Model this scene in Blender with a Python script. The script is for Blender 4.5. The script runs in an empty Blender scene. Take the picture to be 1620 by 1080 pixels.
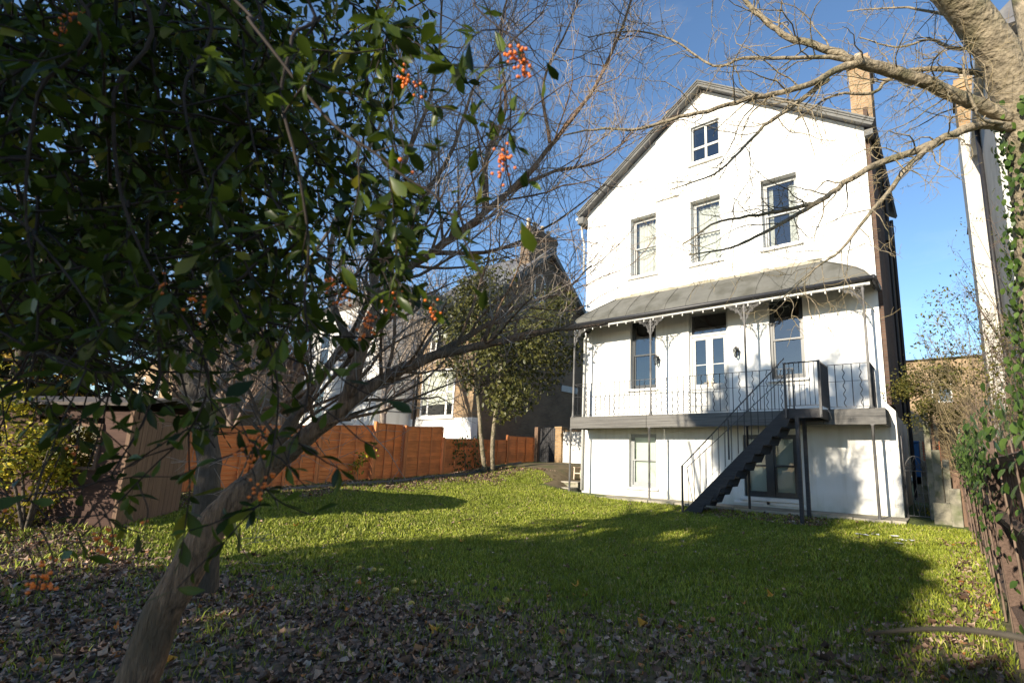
import bpy, bmesh, math, random
import numpy as np
from mathutils import Vector, Matrix, geometry
random.seed(7); RNG = np.random.default_rng(11)
SC = bpy.context.scene; COL = SC.collection
# ---------------------------------------------------------------- camera
CP = np.array([10.584, -14.930, 1.220]); YAW, PITCH, ROLL = -.644427, .177106, .026878
FPX, PX, PY = 803.38, 902.78, 578.19          # focal length and principal point in photo pixels (1620 x 1080)
_r = np.array([math.cos(YAW), -math.sin(YAW), 0]); _f = np.array([math.sin(YAW)*math.cos(PITCH), math.cos(YAW)*math.cos(PITCH), math.sin(PITCH)])
_u = np.cross(_r, _f); _c, _s = math.cos(ROLL), math.sin(ROLL)
CM = np.array([_c*_r + _s*_u, -_s*_r + _c*_u, _f])
cam = bpy.data.cameras.new('camera'); camo = bpy.data.objects.new('camera', cam); COL.objects.link(camo); SC.camera = camo
cam.lens = FPX/1620*36; cam.sensor_width = 36; cam.shift_x = (810-PX)/1620; cam.shift_y = (PY-540)/1620
cam.clip_start = .02; cam.clip_end = 2000
cam.dof.use_dof = True; cam.dof.focus_distance = 11; cam.dof.aperture_fstop = 4.5
camo.matrix_world = Matrix(((CM[0][0], CM[1][0], -CM[2][0], CP[0]), (CM[0][1], CM[1][1], -CM[2][1], CP[1]), (CM[0][2], CM[1][2], -CM[2][2], CP[2]), (0, 0, 0, 1)))
# ---------------------------------------------------------------- sky, sun, exposure
SUN = np.array([-.085, -1, .315]); SUN /= np.linalg.norm(SUN)
EL = math.asin(SUN[2])
w = bpy.data.worlds.new('World'); SC.world = w; w.use_nodes = True; nt = w.node_tree
sky = nt.nodes.new('ShaderNodeTexSky'); sky.sky_type = 'NISHITA'; sky.sun_disc = False
sky.sun_elevation = EL; sky.sun_rotation = math.pi + math.atan2(SUN[0], -SUN[1])*-1
sky.air_density = 1.0; sky.dust_density = .1; sky.ozone_density = 4.5
bg = nt.nodes['Background']; bg.inputs['Strength'].default_value = .128
# thin high cirrus, the same all round the sky
tc = nt.nodes.new('ShaderNodeTexCoord'); mp = nt.nodes.new('ShaderNodeMapping'); mp.inputs['Scale'].default_value = (2.2, 3.2, 9)
nz = nt.nodes.new('ShaderNodeTexNoise'); nz.inputs['Scale'].default_value = 1.6; nz.inputs['Detail'].default_value = 7; nz.inputs['Roughness'].default_value = .62
rp = nt.nodes.new('ShaderNodeValToRGB'); rp.color_ramp.elements[0].position = .56; rp.color_ramp.elements[1].position = .95
rp.color_ramp.elements[1].color = (.10, .10, .10, 1)
mx = nt.nodes.new('ShaderNodeMixRGB'); mx.inputs['Color2'].default_value = (6.5, 6.8, 7.2, 1)
L = nt.links.new
L(tc.outputs['Generated'], mp.inputs['Vector']); L(mp.outputs[0], nz.inputs['Vector']); L(nz.outputs['Fac'], rp.inputs[0])
wb = nt.nodes.new('ShaderNodeMixRGB'); wb.blend_type = 'MULTIPLY'; wb.inputs['Fac'].default_value = 1; wb.inputs['Color2'].default_value = (1.07, 1.0, .93, 1)   # daylight white balance
L(rp.outputs[0], mx.inputs['Fac']); L(sky.outputs[0], mx.inputs['Color1']); L(mx.outputs[0], wb.inputs['Color1']); L(wb.outputs[0], bg.inputs['Color'])
sl = bpy.data.lights.new('sun', 'SUN'); so = bpy.data.objects.new('sun', sl); COL.objects.link(so)
sl.energy = 5.0; sl.angle = math.radians(.55); sl.color = (1, .89, .72)
so.rotation_euler = Vector(-SUN).to_track_quat('-Z', 'Y').to_euler(); so.location = Vector(SUN*60)
SC.view_settings.view_transform = 'Standard'; SC.view_settings.look = 'None'; SC.view_settings.gamma = 1
SC.view_settings.use_curve_mapping = False; SC.view_settings.exposure = .98
SC.cycles.max_bounces = 8; SC.cycles.transparent_max_bounces = 12

# ---------------------------------------------------------------- photo pixel -> place
def ray(u, v): return CM.T @ np.array([(u-PX)/FPX, -(v-PY)/FPX, 1.])
def at(u, v, **k):
    q = ray(u, v); a, val = list(k.items())[0]; i = 'xyz'.index(a); return CP + q*((val-CP[i])/q[i])
def dp(u, v, D): return CP + ray(u, v)*D
def pj(P):
    P = np.asarray(P, float); q = (P-CP) @ CM.T; z = np.where(np.abs(q[..., 2]) < 1e-6, 1e-6, q[..., 2])
    return np.stack([PX+FPX*q[..., 0]/z, PY-FPX*q[..., 1]/z, q[..., 2]], -1)
def sm(t): t = np.clip(t, 0, 1); return t*t*(3-2*t)
def gz(x, y):
    x = np.asarray(x, float); y = np.asarray(y, float)
    zr = np.interp(y, [-16, -6, -2, -1, 0, 2], [-.33, -.33, -.17, -.06, -.03, -.03])
    zl = np.interp(y, [-16, -7.5, -5.5, -2, 1.7, 4.2, 9], [.1, .3, .32, .45, .87, .92, 1.0])
    k = sm((3-x)/8)
    k2 = sm((-.1-x)/1.5)                      # beside the house the path climbs quickly
    k = np.where(y > -1.2, k + (k2*.9+.1*k-k)*sm((y+1.2)/1.4)*(x < 3), k)
    b = .03*np.sin(x*1.7+y*.6)*np.cos(y*1.3-x*.4)*sm((-1.6-y)/1.5)
    return zr + k*(zl-zr) + b
def gnd(u, v):
    q = ray(u, v); t = .3
    while t < 90:
        P = CP+q*t
        if P[2] < gz(P[0], P[1]): return P
        t += .01
    return P

# ---------------------------------------------------------------- materials
def _new(name):
    m = bpy.data.materials.new(name); m.use_nodes = True; n = m.node_tree.nodes; return m, n, m.node_tree.links.new, n['Principled BSDF']
def mat(name, c, var=.2, scale=6., rough=.75, bump=.0, stretch=(1, 1, 1), c2=None, objvar=0., bscale=None, spec=.3, patch=None, metal=0.):
    """noise-varied surface; c2 = second colour of the large patches"""
    m, n, l, b = _new(name)
    geo = n.new('ShaderNodeNewGeometry'); mp = n.new('ShaderNodeMapping'); mp.inputs['Scale'].default_value = stretch
    l(geo.outputs['Position'], mp.inputs['Vector'])
    nz = n.new('ShaderNodeTexNoise'); nz.inputs['Scale'].default_value = scale; nz.inputs['Detail'].default_value = 6; nz.inputs['Roughness'].default_value = .65
    l(mp.outputs[0], nz.inputs['Vector'])
    r = n.new('ShaderNodeValToRGB'); e = r.color_ramp.elements; e[0].position = .3; e[1].position = .7
    e[0].color = (*[max(0, x*(1-var)) for x in c], 1); e[1].color = (*[x*(1+var) for x in c], 1)
    l(nz.outputs['Fac'], r.inputs[0]); out = r.outputs[0]
    if c2 is not None:
        n2 = n.new('ShaderNodeTexNoise'); n2.inputs['Scale'].default_value = patch or scale*.25; n2.inputs['Detail'].default_value = 5
        l(geo.outputs['Position'], n2.inputs['Vector'])
        r2 = n.new('ShaderNodeValToRGB'); r2.color_ramp.elements[0].position = .48; r2.color_ramp.elements[1].position = .66
        l(n2.outputs['Fac'], r2.inputs[0]); mx = n.new('ShaderNodeMixRGB'); mx.inputs['Color2'].default_value = (*c2, 1)
        l(r2.outputs[0], mx.inputs['Fac']); l(out, mx.inputs['Color1']); out = mx.outputs[0]
    if objvar:
        oi = n.new('ShaderNodeObjectInfo'); mr = n.new('ShaderNodeMapRange'); mr.inputs['To Min'].default_value = 1-objvar; mr.inputs['To Max'].default_value = 1+objvar
        l(oi.outputs['Random'], mr.inputs['Value']); hs = n.new('ShaderNodeHueSaturation'); l(mr.outputs[0], hs.inputs['Value']); l(out, hs.inputs['Color']); out = hs.outputs[0]
    l(out, b.inputs['Base Color']); b.inputs['Roughness'].default_value = rough; b.inputs['Specular IOR Level'].default_value = spec; b.inputs['Metallic'].default_value = metal
    if bump:
        n3 = n.new('ShaderNodeTexNoise'); n3.inputs['Scale'].default_value = bscale or scale*2; n3.inputs['Detail'].default_value = 6; l(mp.outputs[0], n3.inputs['Vector'])
        bp = n.new('ShaderNodeBump'); bp.inputs['Strength'].default_value = min(bump, 1); bp.inputs['Distance'].default_value = .02 if bump <= 1 else .06
        l(n3.outputs['Fac'], bp.inputs['Height']); l(bp.outputs[0], b.inputs['Normal'])
    return m
def leafmat(name, c0, c1, rough=.5, trans=.3, c2=None, spec=.3):
    """leaf colour from the per-leaf number 'rnd' (joined leaves) or the object's own random (single leaves)"""
    m, n, l, b = _new(name)
    a = n.new('ShaderNodeAttribute'); a.attribute_name = 'rnd'; oi = n.new('ShaderNodeObjectInfo')
    ad = n.new('ShaderNodeMath'); ad.operation = 'ADD'; l(a.outputs['Fac'], ad.inputs[0]); l(oi.outputs['Random'], ad.inputs[1])
    fr = n.new('ShaderNodeMath'); fr.operation = 'FRACT'; l(ad.outputs[0], fr.inputs[0])
    r = n.new('ShaderNodeValToRGB'); e = r.color_ramp.elements; e[0].color = (*c0, 1); e[1].color = (*c1, 1)
    if c2 is not None:
        e[1].position = .93; k = e.new(.985); k.color = (*c2, 1)
    l(fr.outputs[0], r.inputs[0]); geo = n.new('ShaderNodeNewGeometry')
    nz = n.new('ShaderNodeTexNoise'); nz.inputs['Scale'].default_value = 35; l(geo.outputs['Position'], nz.inputs['Vector'])
    mr = n.new('ShaderNodeMapRange'); mr.inputs['To Min'].default_value = .72; mr.inputs['To Max'].default_value = 1.28; l(nz.outputs['Fac'], mr.inputs['Value'])
    hs = n.new('ShaderNodeHueSaturation'); l(mr.outputs[0], hs.inputs['Value']); l(r.outputs[0], hs.inputs['Color'])
    l(hs.outputs[0], b.inputs['Base Color']); b.inputs['Roughness'].default_value = rough; b.inputs['Specular IOR Level'].default_value = spec
    t = n.new('ShaderNodeBsdfTranslucent'); l(hs.outputs[0], t.inputs['Color']); mx = n.new('ShaderNodeMixShader'); mx.inputs[0].default_value = trans
    l(b.outputs[0], mx.inputs[1]); l(t.outputs[0], mx.inputs[2]); l(mx.outputs[0], n['Material Output'].inputs['Surface'])
    return m
def brickmat(name, c1, c2, mortar, axis='xz', soot=.35):
    m, n, l, b = _new(name)
    geo = n.new('ShaderNodeNewGeometry'); sp = n.new('ShaderNodeSeparateXYZ'); cb = n.new('ShaderNodeCombineXYZ'); l(geo.outputs['Position'], sp.inputs[0])
    l(sp.outputs['X' if axis[0] == 'x' else 'Y'], cb.inputs[0]); l(sp.outputs['Z'], cb.inputs[1])
    bt = n.new('ShaderNodeTexBrick'); l(cb.outputs[0], bt.inputs['Vector']); bt.inputs['Scale'].default_value = 1
    bt.inputs['Brick Width'].default_value = .225; bt.inputs['Row Height'].default_value = .075; bt.inputs['Mortar Size'].default_value = .01
    bt.inputs['Color1'].default_value = (*c1, 1); bt.inputs['Color2'].default_value = (*c2, 1); bt.inputs['Mortar'].default_value = (*mortar, 1); bt.inputs['Bias'].default_value = -.1
    nz = n.new('ShaderNodeTexNoise'); nz.inputs['Scale'].default_value = .9; nz.inputs['Detail'].default_value = 7; l(geo.outputs['Position'], nz.inputs['Vector'])
    mr = n.new('ShaderNodeMapRange'); mr.inputs['From Min'].default_value = .3; mr.inputs['From Max'].default_value = .7; mr.inputs['To Min'].default_value = 1-soot; mr.inputs['To Max'].default_value = 1.15
    l(nz.outputs['Fac'], mr.inputs['Value']); hs = n.new('ShaderNodeHueSaturation'); l(mr.outputs[0], hs.inputs['Value']); l(bt.outputs['Color'], hs.inputs['Color'])
    l(hs.outputs[0], b.inputs['Base Color']); b.inputs['Roughness'].default_value = .9
    bp = n.new('ShaderNodeBump'); bp.inputs['Strength'].default_value = .5; bp.inputs['Distance'].default_value = .01; bp.invert = True
    l(bt.outputs['Fac'], bp.inputs['Height']); l(bp.outputs[0], b.inputs['Normal'])
    return m
def glassmat(name, ior=2.4, tint=(.75, .8, .82)):
    m, n, l, b = _new(name); n.remove(b)
    t = n.new('ShaderNodeBsdfTransparent'); t.inputs['Color'].default_value = (*tint, 1)
    g = n.new('ShaderNodeBsdfGlossy'); g.inputs['Roughness'].default_value = .015
    geo = n.new('ShaderNodeNewGeometry'); nz = n.new('ShaderNodeTexNoise'); nz.inputs['Scale'].default_value = 2.2; l(geo.outputs['Position'], nz.inputs['Vector'])
    bp = n.new('ShaderNodeBump'); bp.inputs['Strength'].default_value = .12; bp.inputs['Distance'].default_value = .02; l(nz.outputs['Fac'], bp.inputs['Height']); l(bp.outputs[0], g.inputs['Normal'])
    fr = n.new('ShaderNodeFresnel'); fr.inputs['IOR'].default_value = ior; mx = n.new('ShaderNodeMixShader')
    l(fr.outputs[0], mx.inputs[0]); l(t.outputs[0], mx.inputs[1]); l(g.outputs[0], mx.inputs[2]); l(mx.outputs[0], n['Material Output'].inputs['Surface'])
    return m
M = {}
M['render'] = mat('white_render', (.80, .79, .76), .035, 1.3, .85, .15, c2=(.74, .73, .69), bscale=40, patch=.8)
def weather(m):
    """rain streaks, and green damp along the foot of the wall"""
    n, l = m.node_tree.nodes, m.node_tree.links.new; b = n['Principled BSDF']; src = b.inputs['Base Color'].links[0].from_socket
    geo = n.new('ShaderNodeNewGeometry'); mp = n.new('ShaderNodeMapping'); mp.inputs['Scale'].default_value = (5, 5, .35); l(geo.outputs['Position'], mp.inputs['Vector'])
    nz = n.new('ShaderNodeTexNoise'); nz.inputs['Scale'].default_value = 1.3; nz.inputs['Detail'].default_value = 6; l(mp.outputs[0], nz.inputs['Vector'])
    r = n.new('ShaderNodeValToRGB'); r.color_ramp.elements[0].position = .5; r.color_ramp.elements[1].position = .8; r.color_ramp.elements[1].color = (.5, .5, .5, 1); l(nz.outputs['Fac'], r.inputs[0])
    m1 = n.new('ShaderNodeMixRGB'); m1.inputs['Color2'].default_value = (.52, .50, .43, 1); l(r.outputs[0], m1.inputs['Fac']); l(src, m1.inputs['Color1'])
    sp = n.new('ShaderNodeSeparateXYZ'); l(geo.outputs['Position'], sp.inputs[0]); mr = n.new('ShaderNodeMapRange'); mr.inputs['From Min'].default_value = .5; mr.inputs['From Max'].default_value = -.05; l(sp.outputs['Z'], mr.inputs['Value'])
    n2 = n.new('ShaderNodeTexNoise'); n2.inputs['Scale'].default_value = 3.5; n2.inputs['Detail'].default_value = 7; l(geo.outputs['Position'], n2.inputs['Vector']); mu = n.new('ShaderNodeMath'); mu.operation = 'MULTIPLY'; l(mr.outputs[0], mu.inputs[0]); l(n2.outputs['Fac'], mu.inputs[1])
    m2 = n.new('ShaderNodeMixRGB'); m2.inputs['Color2'].default_value = (.33, .34, .22, 1); l(mu.outputs[0], m2.inputs['Fac']); l(m1.outputs[0], m2.inputs['Color1']); l(m2.outputs[0], b.inputs['Base Color'])
weather(M['render'])
M['white'] = mat('white_paint', (.78, .77, .74), .05, 5, .55)
M['greyframe'] = mat('grey_painted_frame', (.30, .31, .31), .08, 9, .5)
M['palegrey'] = mat('pale_grey_paint', (.46, .46, .44), .06, 7, .5)
M['charcoal'] = mat('charcoal_paint', (.025, .03, .034), .2, 9, .4, spec=.5)
M['iron'] = mat('black_iron', (.022, .022, .025), .3, 14, .45, spec=.5)
M['ironworn'] = mat('worn_grey_iron', (.16, .155, .15), .35, 9, .55, spec=.4, c2=(.06, .06, .06))
M['lead'] = mat('weathered_lead', (.115, .113, .10), .15, 2.2, .7, .1, c2=(.07, .068, .055), patch=1.4)
M['timber'] = mat('weathered_timber', (.125, .12, .112), .4, 7, .85, .5, stretch=(.12, 1, 4), objvar=.1)
M['darktimber'] = mat('dark_stained_timber', (.035, .034, .036), .35, 8, .65, .3, stretch=(.3, 1, 3))
M['slate'] = mat('slate', (.10, .10, .11), .25, 4, .7, .3, c2=(.16, .16, .15))
M['verge'] = mat('grey_verge_board', (.13, .13, .125), .2, 5, .7, c2=(.08, .08, .075))
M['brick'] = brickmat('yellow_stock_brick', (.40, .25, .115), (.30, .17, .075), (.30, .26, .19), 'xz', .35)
M['brickshade'] = brickmat('shaded_stock_brick', (.22, .14, .075), (.16, .095, .055), (.16, .13, .10), 'yz', .4)  # darker copy of the stock brick: shade of the side walls put into the colour
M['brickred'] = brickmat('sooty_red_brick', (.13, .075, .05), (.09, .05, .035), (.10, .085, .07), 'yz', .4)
M['bricklit'] = brickmat('sunlit_stock_brick', (.36, .235, .125), (.25, .15, .08), (.28, .24, .17), 'xz', .4)  # lighter copy of the stock brick: sunlight on the front put into the colour
M['shadedrender'] = mat('shaded_white_render', (.50, .49, .46), .12, 1.5, .85, .15, c2=(.38, .37, .34), patch=.9)  # white wall toned down to grey: shade of its side put into the colour
M['pot'] = mat('buff_clay', (.42, .35, .26), .2, 8, .85)
M['glass'] = glassmat('window_glass'); M['glass2'] = glassmat('clear_glass', 1.5)
M['curtain'] = mat('cream_curtain', (.72, .69, .60), .06, 4, .9)
M['blind'] = mat('pale_blind', (.62, .64, .54), .05, 3, .9)
M['dark'] = mat('dark_interior', (.03, .028, .025), .1, 3, .9)  # near-black colour that stands in for the darkness of unlit rooms
M['orange'] = mat('orange_stained_board', (.66, .215, .06), .22, 9, .7, .3, stretch=(1, .15, 5), objvar=.14, c2=(.50, .16, .05))
M['orangepost'] = mat('orange_stained_post', (.58, .21, .075), .25, 9, .75, .3, stretch=(4, 4, .3), objvar=.1)
M['brown'] = mat('brown_stained_board', (.105, .058, .042), .35, 12, .8, .5, stretch=(5, 5, .4), objvar=.28, c2=(.075, .05, .04))
M['brownrail'] = mat('brown_rail', (.10, .066, .05), .3, 9, .85, .4, stretch=(5, .4, 5), objvar=.1)
M['shed'] = mat('brown_shed_board', (.075, .042, .032), .25, 7, .8, .3, stretch=(.4, .4, 5), objvar=.12)
M['shedpale'] = mat('pale_shed_board', (.155, .098, .066), .2, 6, .85, .3, stretch=(5, 5, .3), objvar=.1)  # paler brown than the lap boards, grain running upright
M['felt'] = mat('roof_felt', (.10, .085, .075), .3, 9, .95)
M['stone'] = mat('pale_stone', (.33, .30, .24), .25, 6, .9, .4, c2=(.22, .21, .14))
M['concrete'] = mat('stained_concrete', (.25, .23, .175), .3, 5, .9, .5, c2=(.12, .13, .07), patch=3.5)
M['path'] = mat('earth_path', (.15, .115, .065), .35, 5, .95, .5, c2=(.09, .10, .035), patch=1.2)
M['bark'] = mat('brown_bark', (.23, .145, .09), .6, 9, .9, 1.5, stretch=(4, 4, .55), c2=(.13, .095, .06), bscale=14, patch=2)
M['barkdark'] = mat('dark_bark', (.085, .07, .055), .4, 9, .9, .8, stretch=(3, 3, .6), bscale=16)
M['barkpale'] = mat('pale_green_grey_bark', (.235, .195, .135), .45, 9, .85, 1.2, c2=(.12, .11, .06), bscale=14, patch=2.5)
M['twig'] = mat('grey_twig', (.33, .27, .215), .3, 6, .85)
M['twigdark'] = mat('dark_twig', (.028, .020, .016), .3, 9, .8)
M['twigbrown'] = mat('brown_twig', (.16, .115, .085), .3, 5, .85)
M['stem'] = mat('straw_twig', (.30, .235, .13), .35, 5, .85)
M['leaf'] = leafmat('glossy_green_leaf', (.015, .027, .005), (.085, .125, .013), .36, .42, c2=(.2, .18, .02), spec=.3)
M['ivy'] = leafmat('ivy_leaf', (.03, .065, .012), (.10, .16, .035), .45, .25)
M['holly'] = leafmat('olive_evergreen_leaf', (.035, .042, .012), (.12, .115, .03), .45, .2)
M['yellow'] = leafmat('yellow_green_leaf', (.075, .11, .012), (.52, .42, .03), .5, .2)
M['conifer'] = leafmat('dark_conifer_needle', (.010, .020, .008), (.028, .045, .018), .7, .15)
M['shrub'] = leafmat('olive_shrub_leaf', (.05, .065, .012), (.20, .17, .04), .6, .3)
M['autumn'] = leafmat('yellow_autumn_leaf', (.30, .17, .02), (.45, .30, .04), .6, .35)
M['litter'] = leafmat('dry_fallen_leaf', (.055, .034, .023), (.44, .33, .245), .7, .03, c2=(.36, .14, .035), spec=.3)
_e = [q for q in M['litter'].node_tree.nodes if q.type == 'VALTORGB'][0].color_ramp.elements; _k = _e.new(.35); _k.color = (.17, .10, .066, 1); _k = _e.new(.68); _k.color = (.29, .19, .135, 1)
M['grass'] = leafmat('grass_blade', (.115, .15, .015), (.34, .375, .045), .55, .12, c2=(.36, .29, .13))
M['berry'] = mat('orange_berry', (.62, .14, .012), .3, 60, .3, spec=.5, objvar=.15)
M['apple'] = mat('yellow_apple', (.48, .37, .07), .2, 20, .4, c2=(.30, .22, .05), patch=14)
M['plastic'] = mat('cream_plastic', (.62, .50, .38), .08, 6, .5)
M['blue'] = mat('blue_tarp', (.02, .10, .26), .2, 4, .5)
M['red'] = mat('terracotta', (.40, .10, .04), .2, 6, .8)
M['bulb'] = mat('frosted_bulb', (.75, .74, .70), .05, 20, .3)
M['paper'] = mat('pale_feather', (.7, .7, .7), .1, 20, .7)
M['cane'] = mat('grey_cane', (.055, .047, .035), .25, 30, .8)

# ---------------------------------------------------------------- mesh helpers
WP = {}
def empty(name, loc, label=None, cat=None, group=None):
    o = bpy.data.objects.new(name, None); COL.objects.link(o); o.location = loc; o.empty_display_size = .2; WP[o] = np.array(loc, float)
    tag(o, label, cat, group); return o
def tag(o, label=None, cat=None, group=None, kind=None):
    if label: o['label'] = label
    if cat: o['category'] = cat
    if group: o['group'] = group
    if kind: o['kind'] = kind
    return o
def link(me, name, m, parent, c, kind=None):
    o = bpy.data.objects.new(name, me); COL.objects.link(o)
    if m is not None and not me.materials: me.materials.append(m)
    WP[o] = np.array(c, float)
    if parent is not None: o.parent = parent; o.location = Vector(WP[o]-WP[parent])
    else: o.location = Vector(c)
    if kind: o['kind'] = kind
    return o
class MB:
    def __init__(s): s.v = []; s.f = []
    def add(s, v, f):
        b = len(s.v); s.v += [tuple(map(float, p)) for p in v]; s.f += [tuple(b+i for i in q) for q in f]; return s
    def box(s, x0, x1, y0, y1, z0, z1):
        return s.add([(x0, y0, z0), (x1, y0, z0), (x1, y1, z0), (x0, y1, z0), (x0, y0, z1), (x1, y0, z1), (x1, y1, z1), (x0, y1, z1)],
                     [(0, 3, 2, 1), (4, 5, 6, 7), (0, 1, 5, 4), (1, 2, 6, 5), (2, 3, 7, 6), (3, 0, 4, 7)])
    def beam(s, p, q, wd, ht, up=(0, 0, 1)):
        p = np.array(p, float); q = np.array(q, float); d = q-p; d /= np.linalg.norm(d); x = np.cross(d, up); x /= np.linalg.norm(x); z = np.cross(x, d)
        v = [e + a*x*wd/2 + c*z*ht/2 for e in (p, q) for a, c in ((-1, -1), (1, -1), (1, 1), (-1, 1))]
        return s.add(v, [(0, 1, 2, 3), (7, 6, 5, 4), (0, 4, 5, 1), (1, 5, 6, 2), (2, 6, 7, 3), (3, 7, 4, 0)])
    def tube(s, pts, rad, n=6, cap=True):
        P = np.array(pts, float); k = len(P); R = np.broadcast_to(np.array(rad, float), (k,))
        T = np.gradient(P, axis=0); T /= np.linalg.norm(T, axis=1)[:, None]+1e-12
        a = np.array([0, 0, 1.]) if abs(T[0][2]) < .9 else np.array([1., 0, 0])
        N = np.empty_like(P)
        for i in range(k):
            a = a - T[i]*(a@T[i]); a /= np.linalg.norm(a)+1e-12; N[i] = a
        B = np.cross(T, N); th = np.arange(n)*2*math.pi/n
        V = P[:, None] + R[:, None, None]*(np.cos(th)[None, :, None]*N[:, None]+np.sin(th)[None, :, None]*B[:, None])
        b = len(s.v); s.v += [tuple(x) for x in V.reshape(-1, 3).tolist()]
        for i in range(k-1):
            for j in range(n):
                j2 = (j+1) % n; s.f.append((b+i*n+j, b+i*n+j2, b+(i+1)*n+j2, b+(i+1)*n+j))
        if cap: s.f.append(tuple(b+j for j in range(n))[::-1]); s.f.append(tuple(b+(k-1)*n+j for j in range(n)))
        return s
    def lathe(s, c, prof, n=12):
        c = np.array(c, float); b = len(s.v)
        for r, z in prof:
            for j in range(n):
                a = 2*math.pi*j/n; s.v.append((c[0]+r*math.cos(a), c[1]+r*math.sin(a), c[2]+z))
        for i in range(len(prof)-1):
            for j in range(n):
                j2 = (j+1) % n; s.f.append((b+i*n+j, b+i*n+j2, b+(i+1)*n+j2, b+(i+1)*n+j))
        s.f.append(tuple(b+j for j in range(n))[::-1]); s.f.append(tuple(b+(len(prof)-1)*n+j for j in range(n))); return s
    def build(s, name, m, parent=None, smooth=False, kind=None, bevel=0):
        V = np.array(s.v); c = (V.min(0)+V.max(0))/2
        if parent is None: c[2] = V[:, 2].min()
        me = bpy.data.meshes.new(name); me.from_pydata((V-c).tolist(), [], s.f)
        if smooth: me.polygons.foreach_set('use_smooth', np.ones(len(me.polygons), bool))
        me.update()
        o = link(me, name, m, parent, c, kind)
        if bevel:
            b = o.modifiers.new('bevel', 'BEVEL'); b.width = bevel; b.segments = 2; b.limit_method = 'ANGLE'
        return o
def copypart(o, parent, shift, name=None):
    c = o.copy(); COL.objects.link(c); c.parent = parent; WP[c] = WP[o]+np.array(shift, float); c.location = Vector(WP[c]-WP[parent]); return c
def bigmesh(name, V, F, m, parent=None, rnd=None, kind='stuff', smooth=False):
    V = np.asarray(V, np.float32); F = np.asarray(F, np.int32); k = F.shape[1]
    c = (V.min(0)+V.max(0))/2
    if parent is None: c[2] = V[:, 2].min()
    me = bpy.data.meshes.new(name); me.vertices.add(len(V)); me.vertices.foreach_set('co', (V-c).ravel())
    me.loops.add(F.size); me.loops.foreach_set('vertex_index', F.ravel()); me.polygons.add(len(F)); me.polygons.foreach_set('loop_start', np.arange(len(F), dtype=np.int32)*k)
    if smooth: me.polygons.foreach_set('use_smooth', np.ones(len(F), bool))
    me.update(calc_edges=True)
    if rnd is not None:
        a = me.attributes.new('rnd', 'FLOAT', 'POINT'); a.data.foreach_set('value', np.asarray(rnd, np.float32))
    return link(me, name, m, parent, c, kind)
def frames(d, nrm):
    d = d/np.linalg.norm(d, axis=1)[:, None]; x = np.cross(d, nrm); x /= np.linalg.norm(x, axis=1)[:, None]+1e-9; z = np.cross(x, d)
    return np.stack([x, d, z], -1)              # columns: side, axis, face normal
def runit(n): v = RNG.normal(size=(n, 3)); return v/np.linalg.norm(v, axis=1)[:, None]
def leaf_t(wd=.36, peak=.6, fold=.12, droop=.12, rows=4):
    t = np.linspace(0, 1, rows+1)[1:-1]; v = [(0, 0, 0)]
    for a in t:
        ww = wd/2*(math.sin(math.pi*a**(math.log(.5)/math.log(peak))))**.8; zz = -droop*a*a
        v += [(-ww, a, zz+fold*ww*2), (0, a, zz), (ww, a, zz+fold*ww*2)]
    v.append((0, 1, -droop)); f = [(0, 2, 1), (0, 3, 2)]
    for i in range(len(t)-1):
        b = 1+3*i; f += [(b, b+1, b+4), (b, b+4, b+3), (b+1, b+2, b+5), (b+1, b+5, b+4)]
    b = 1+3*(len(t)-1); e = len(v)-1; f += [(b, b+1, e), (b+1, b+2, e)]
    return np.array(v), np.array(f)
def scatter(parent, name, tv, tf, P, R, S, m, single=0, part='leaf'):
    """leaves as one joined part, the ones that show largest as single objects"""
    n = len(P); sel = np.zeros(n, bool)
    if single:
        q = pj(P); ok = (q[:, 2] > .1) & (q[:, 0] > 0) & (q[:, 0] < 1620) & (q[:, 1] > 0) & (q[:, 1] < 1080)
        sc = np.where(ok, S/np.maximum(q[:, 2], .1), -1); ix = np.argsort(-sc)[:single]; ix = ix[sc[ix] > 0]; sel[ix] = True
        me = bpy.data.meshes.new(part); me.from_pydata(tv.tolist(), [], tf.tolist()); me.materials.append(m); me.polygons.foreach_set('use_smooth', np.ones(len(me.polygons), bool)); me.update()
        for i in ix:
            o = bpy.data.objects.new(part, me); COL.objects.link(o); o.parent = parent
            o.matrix_local = Matrix.LocRotScale(Vector(P[i]-WP[parent]), Matrix(R[i].tolist()).to_quaternion(), Vector((S[i],)*3)); WP[o] = P[i]
    k = ~sel; P, R, S = P[k], R[k], S[k]; N = len(P)
    if not N: return None
    V = (np.einsum('nij,vj->nvi', R, tv)*S[:, None, None]+P[:, None]).reshape(-1, 3)
    F = (tf[None]+(np.arange(N)*len(tv))[:, None, None]).reshape(-1, 3)
    return bigmesh(name, V, F, m, parent, np.repeat(RNG.random(N), len(tv)), smooth=True)
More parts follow.
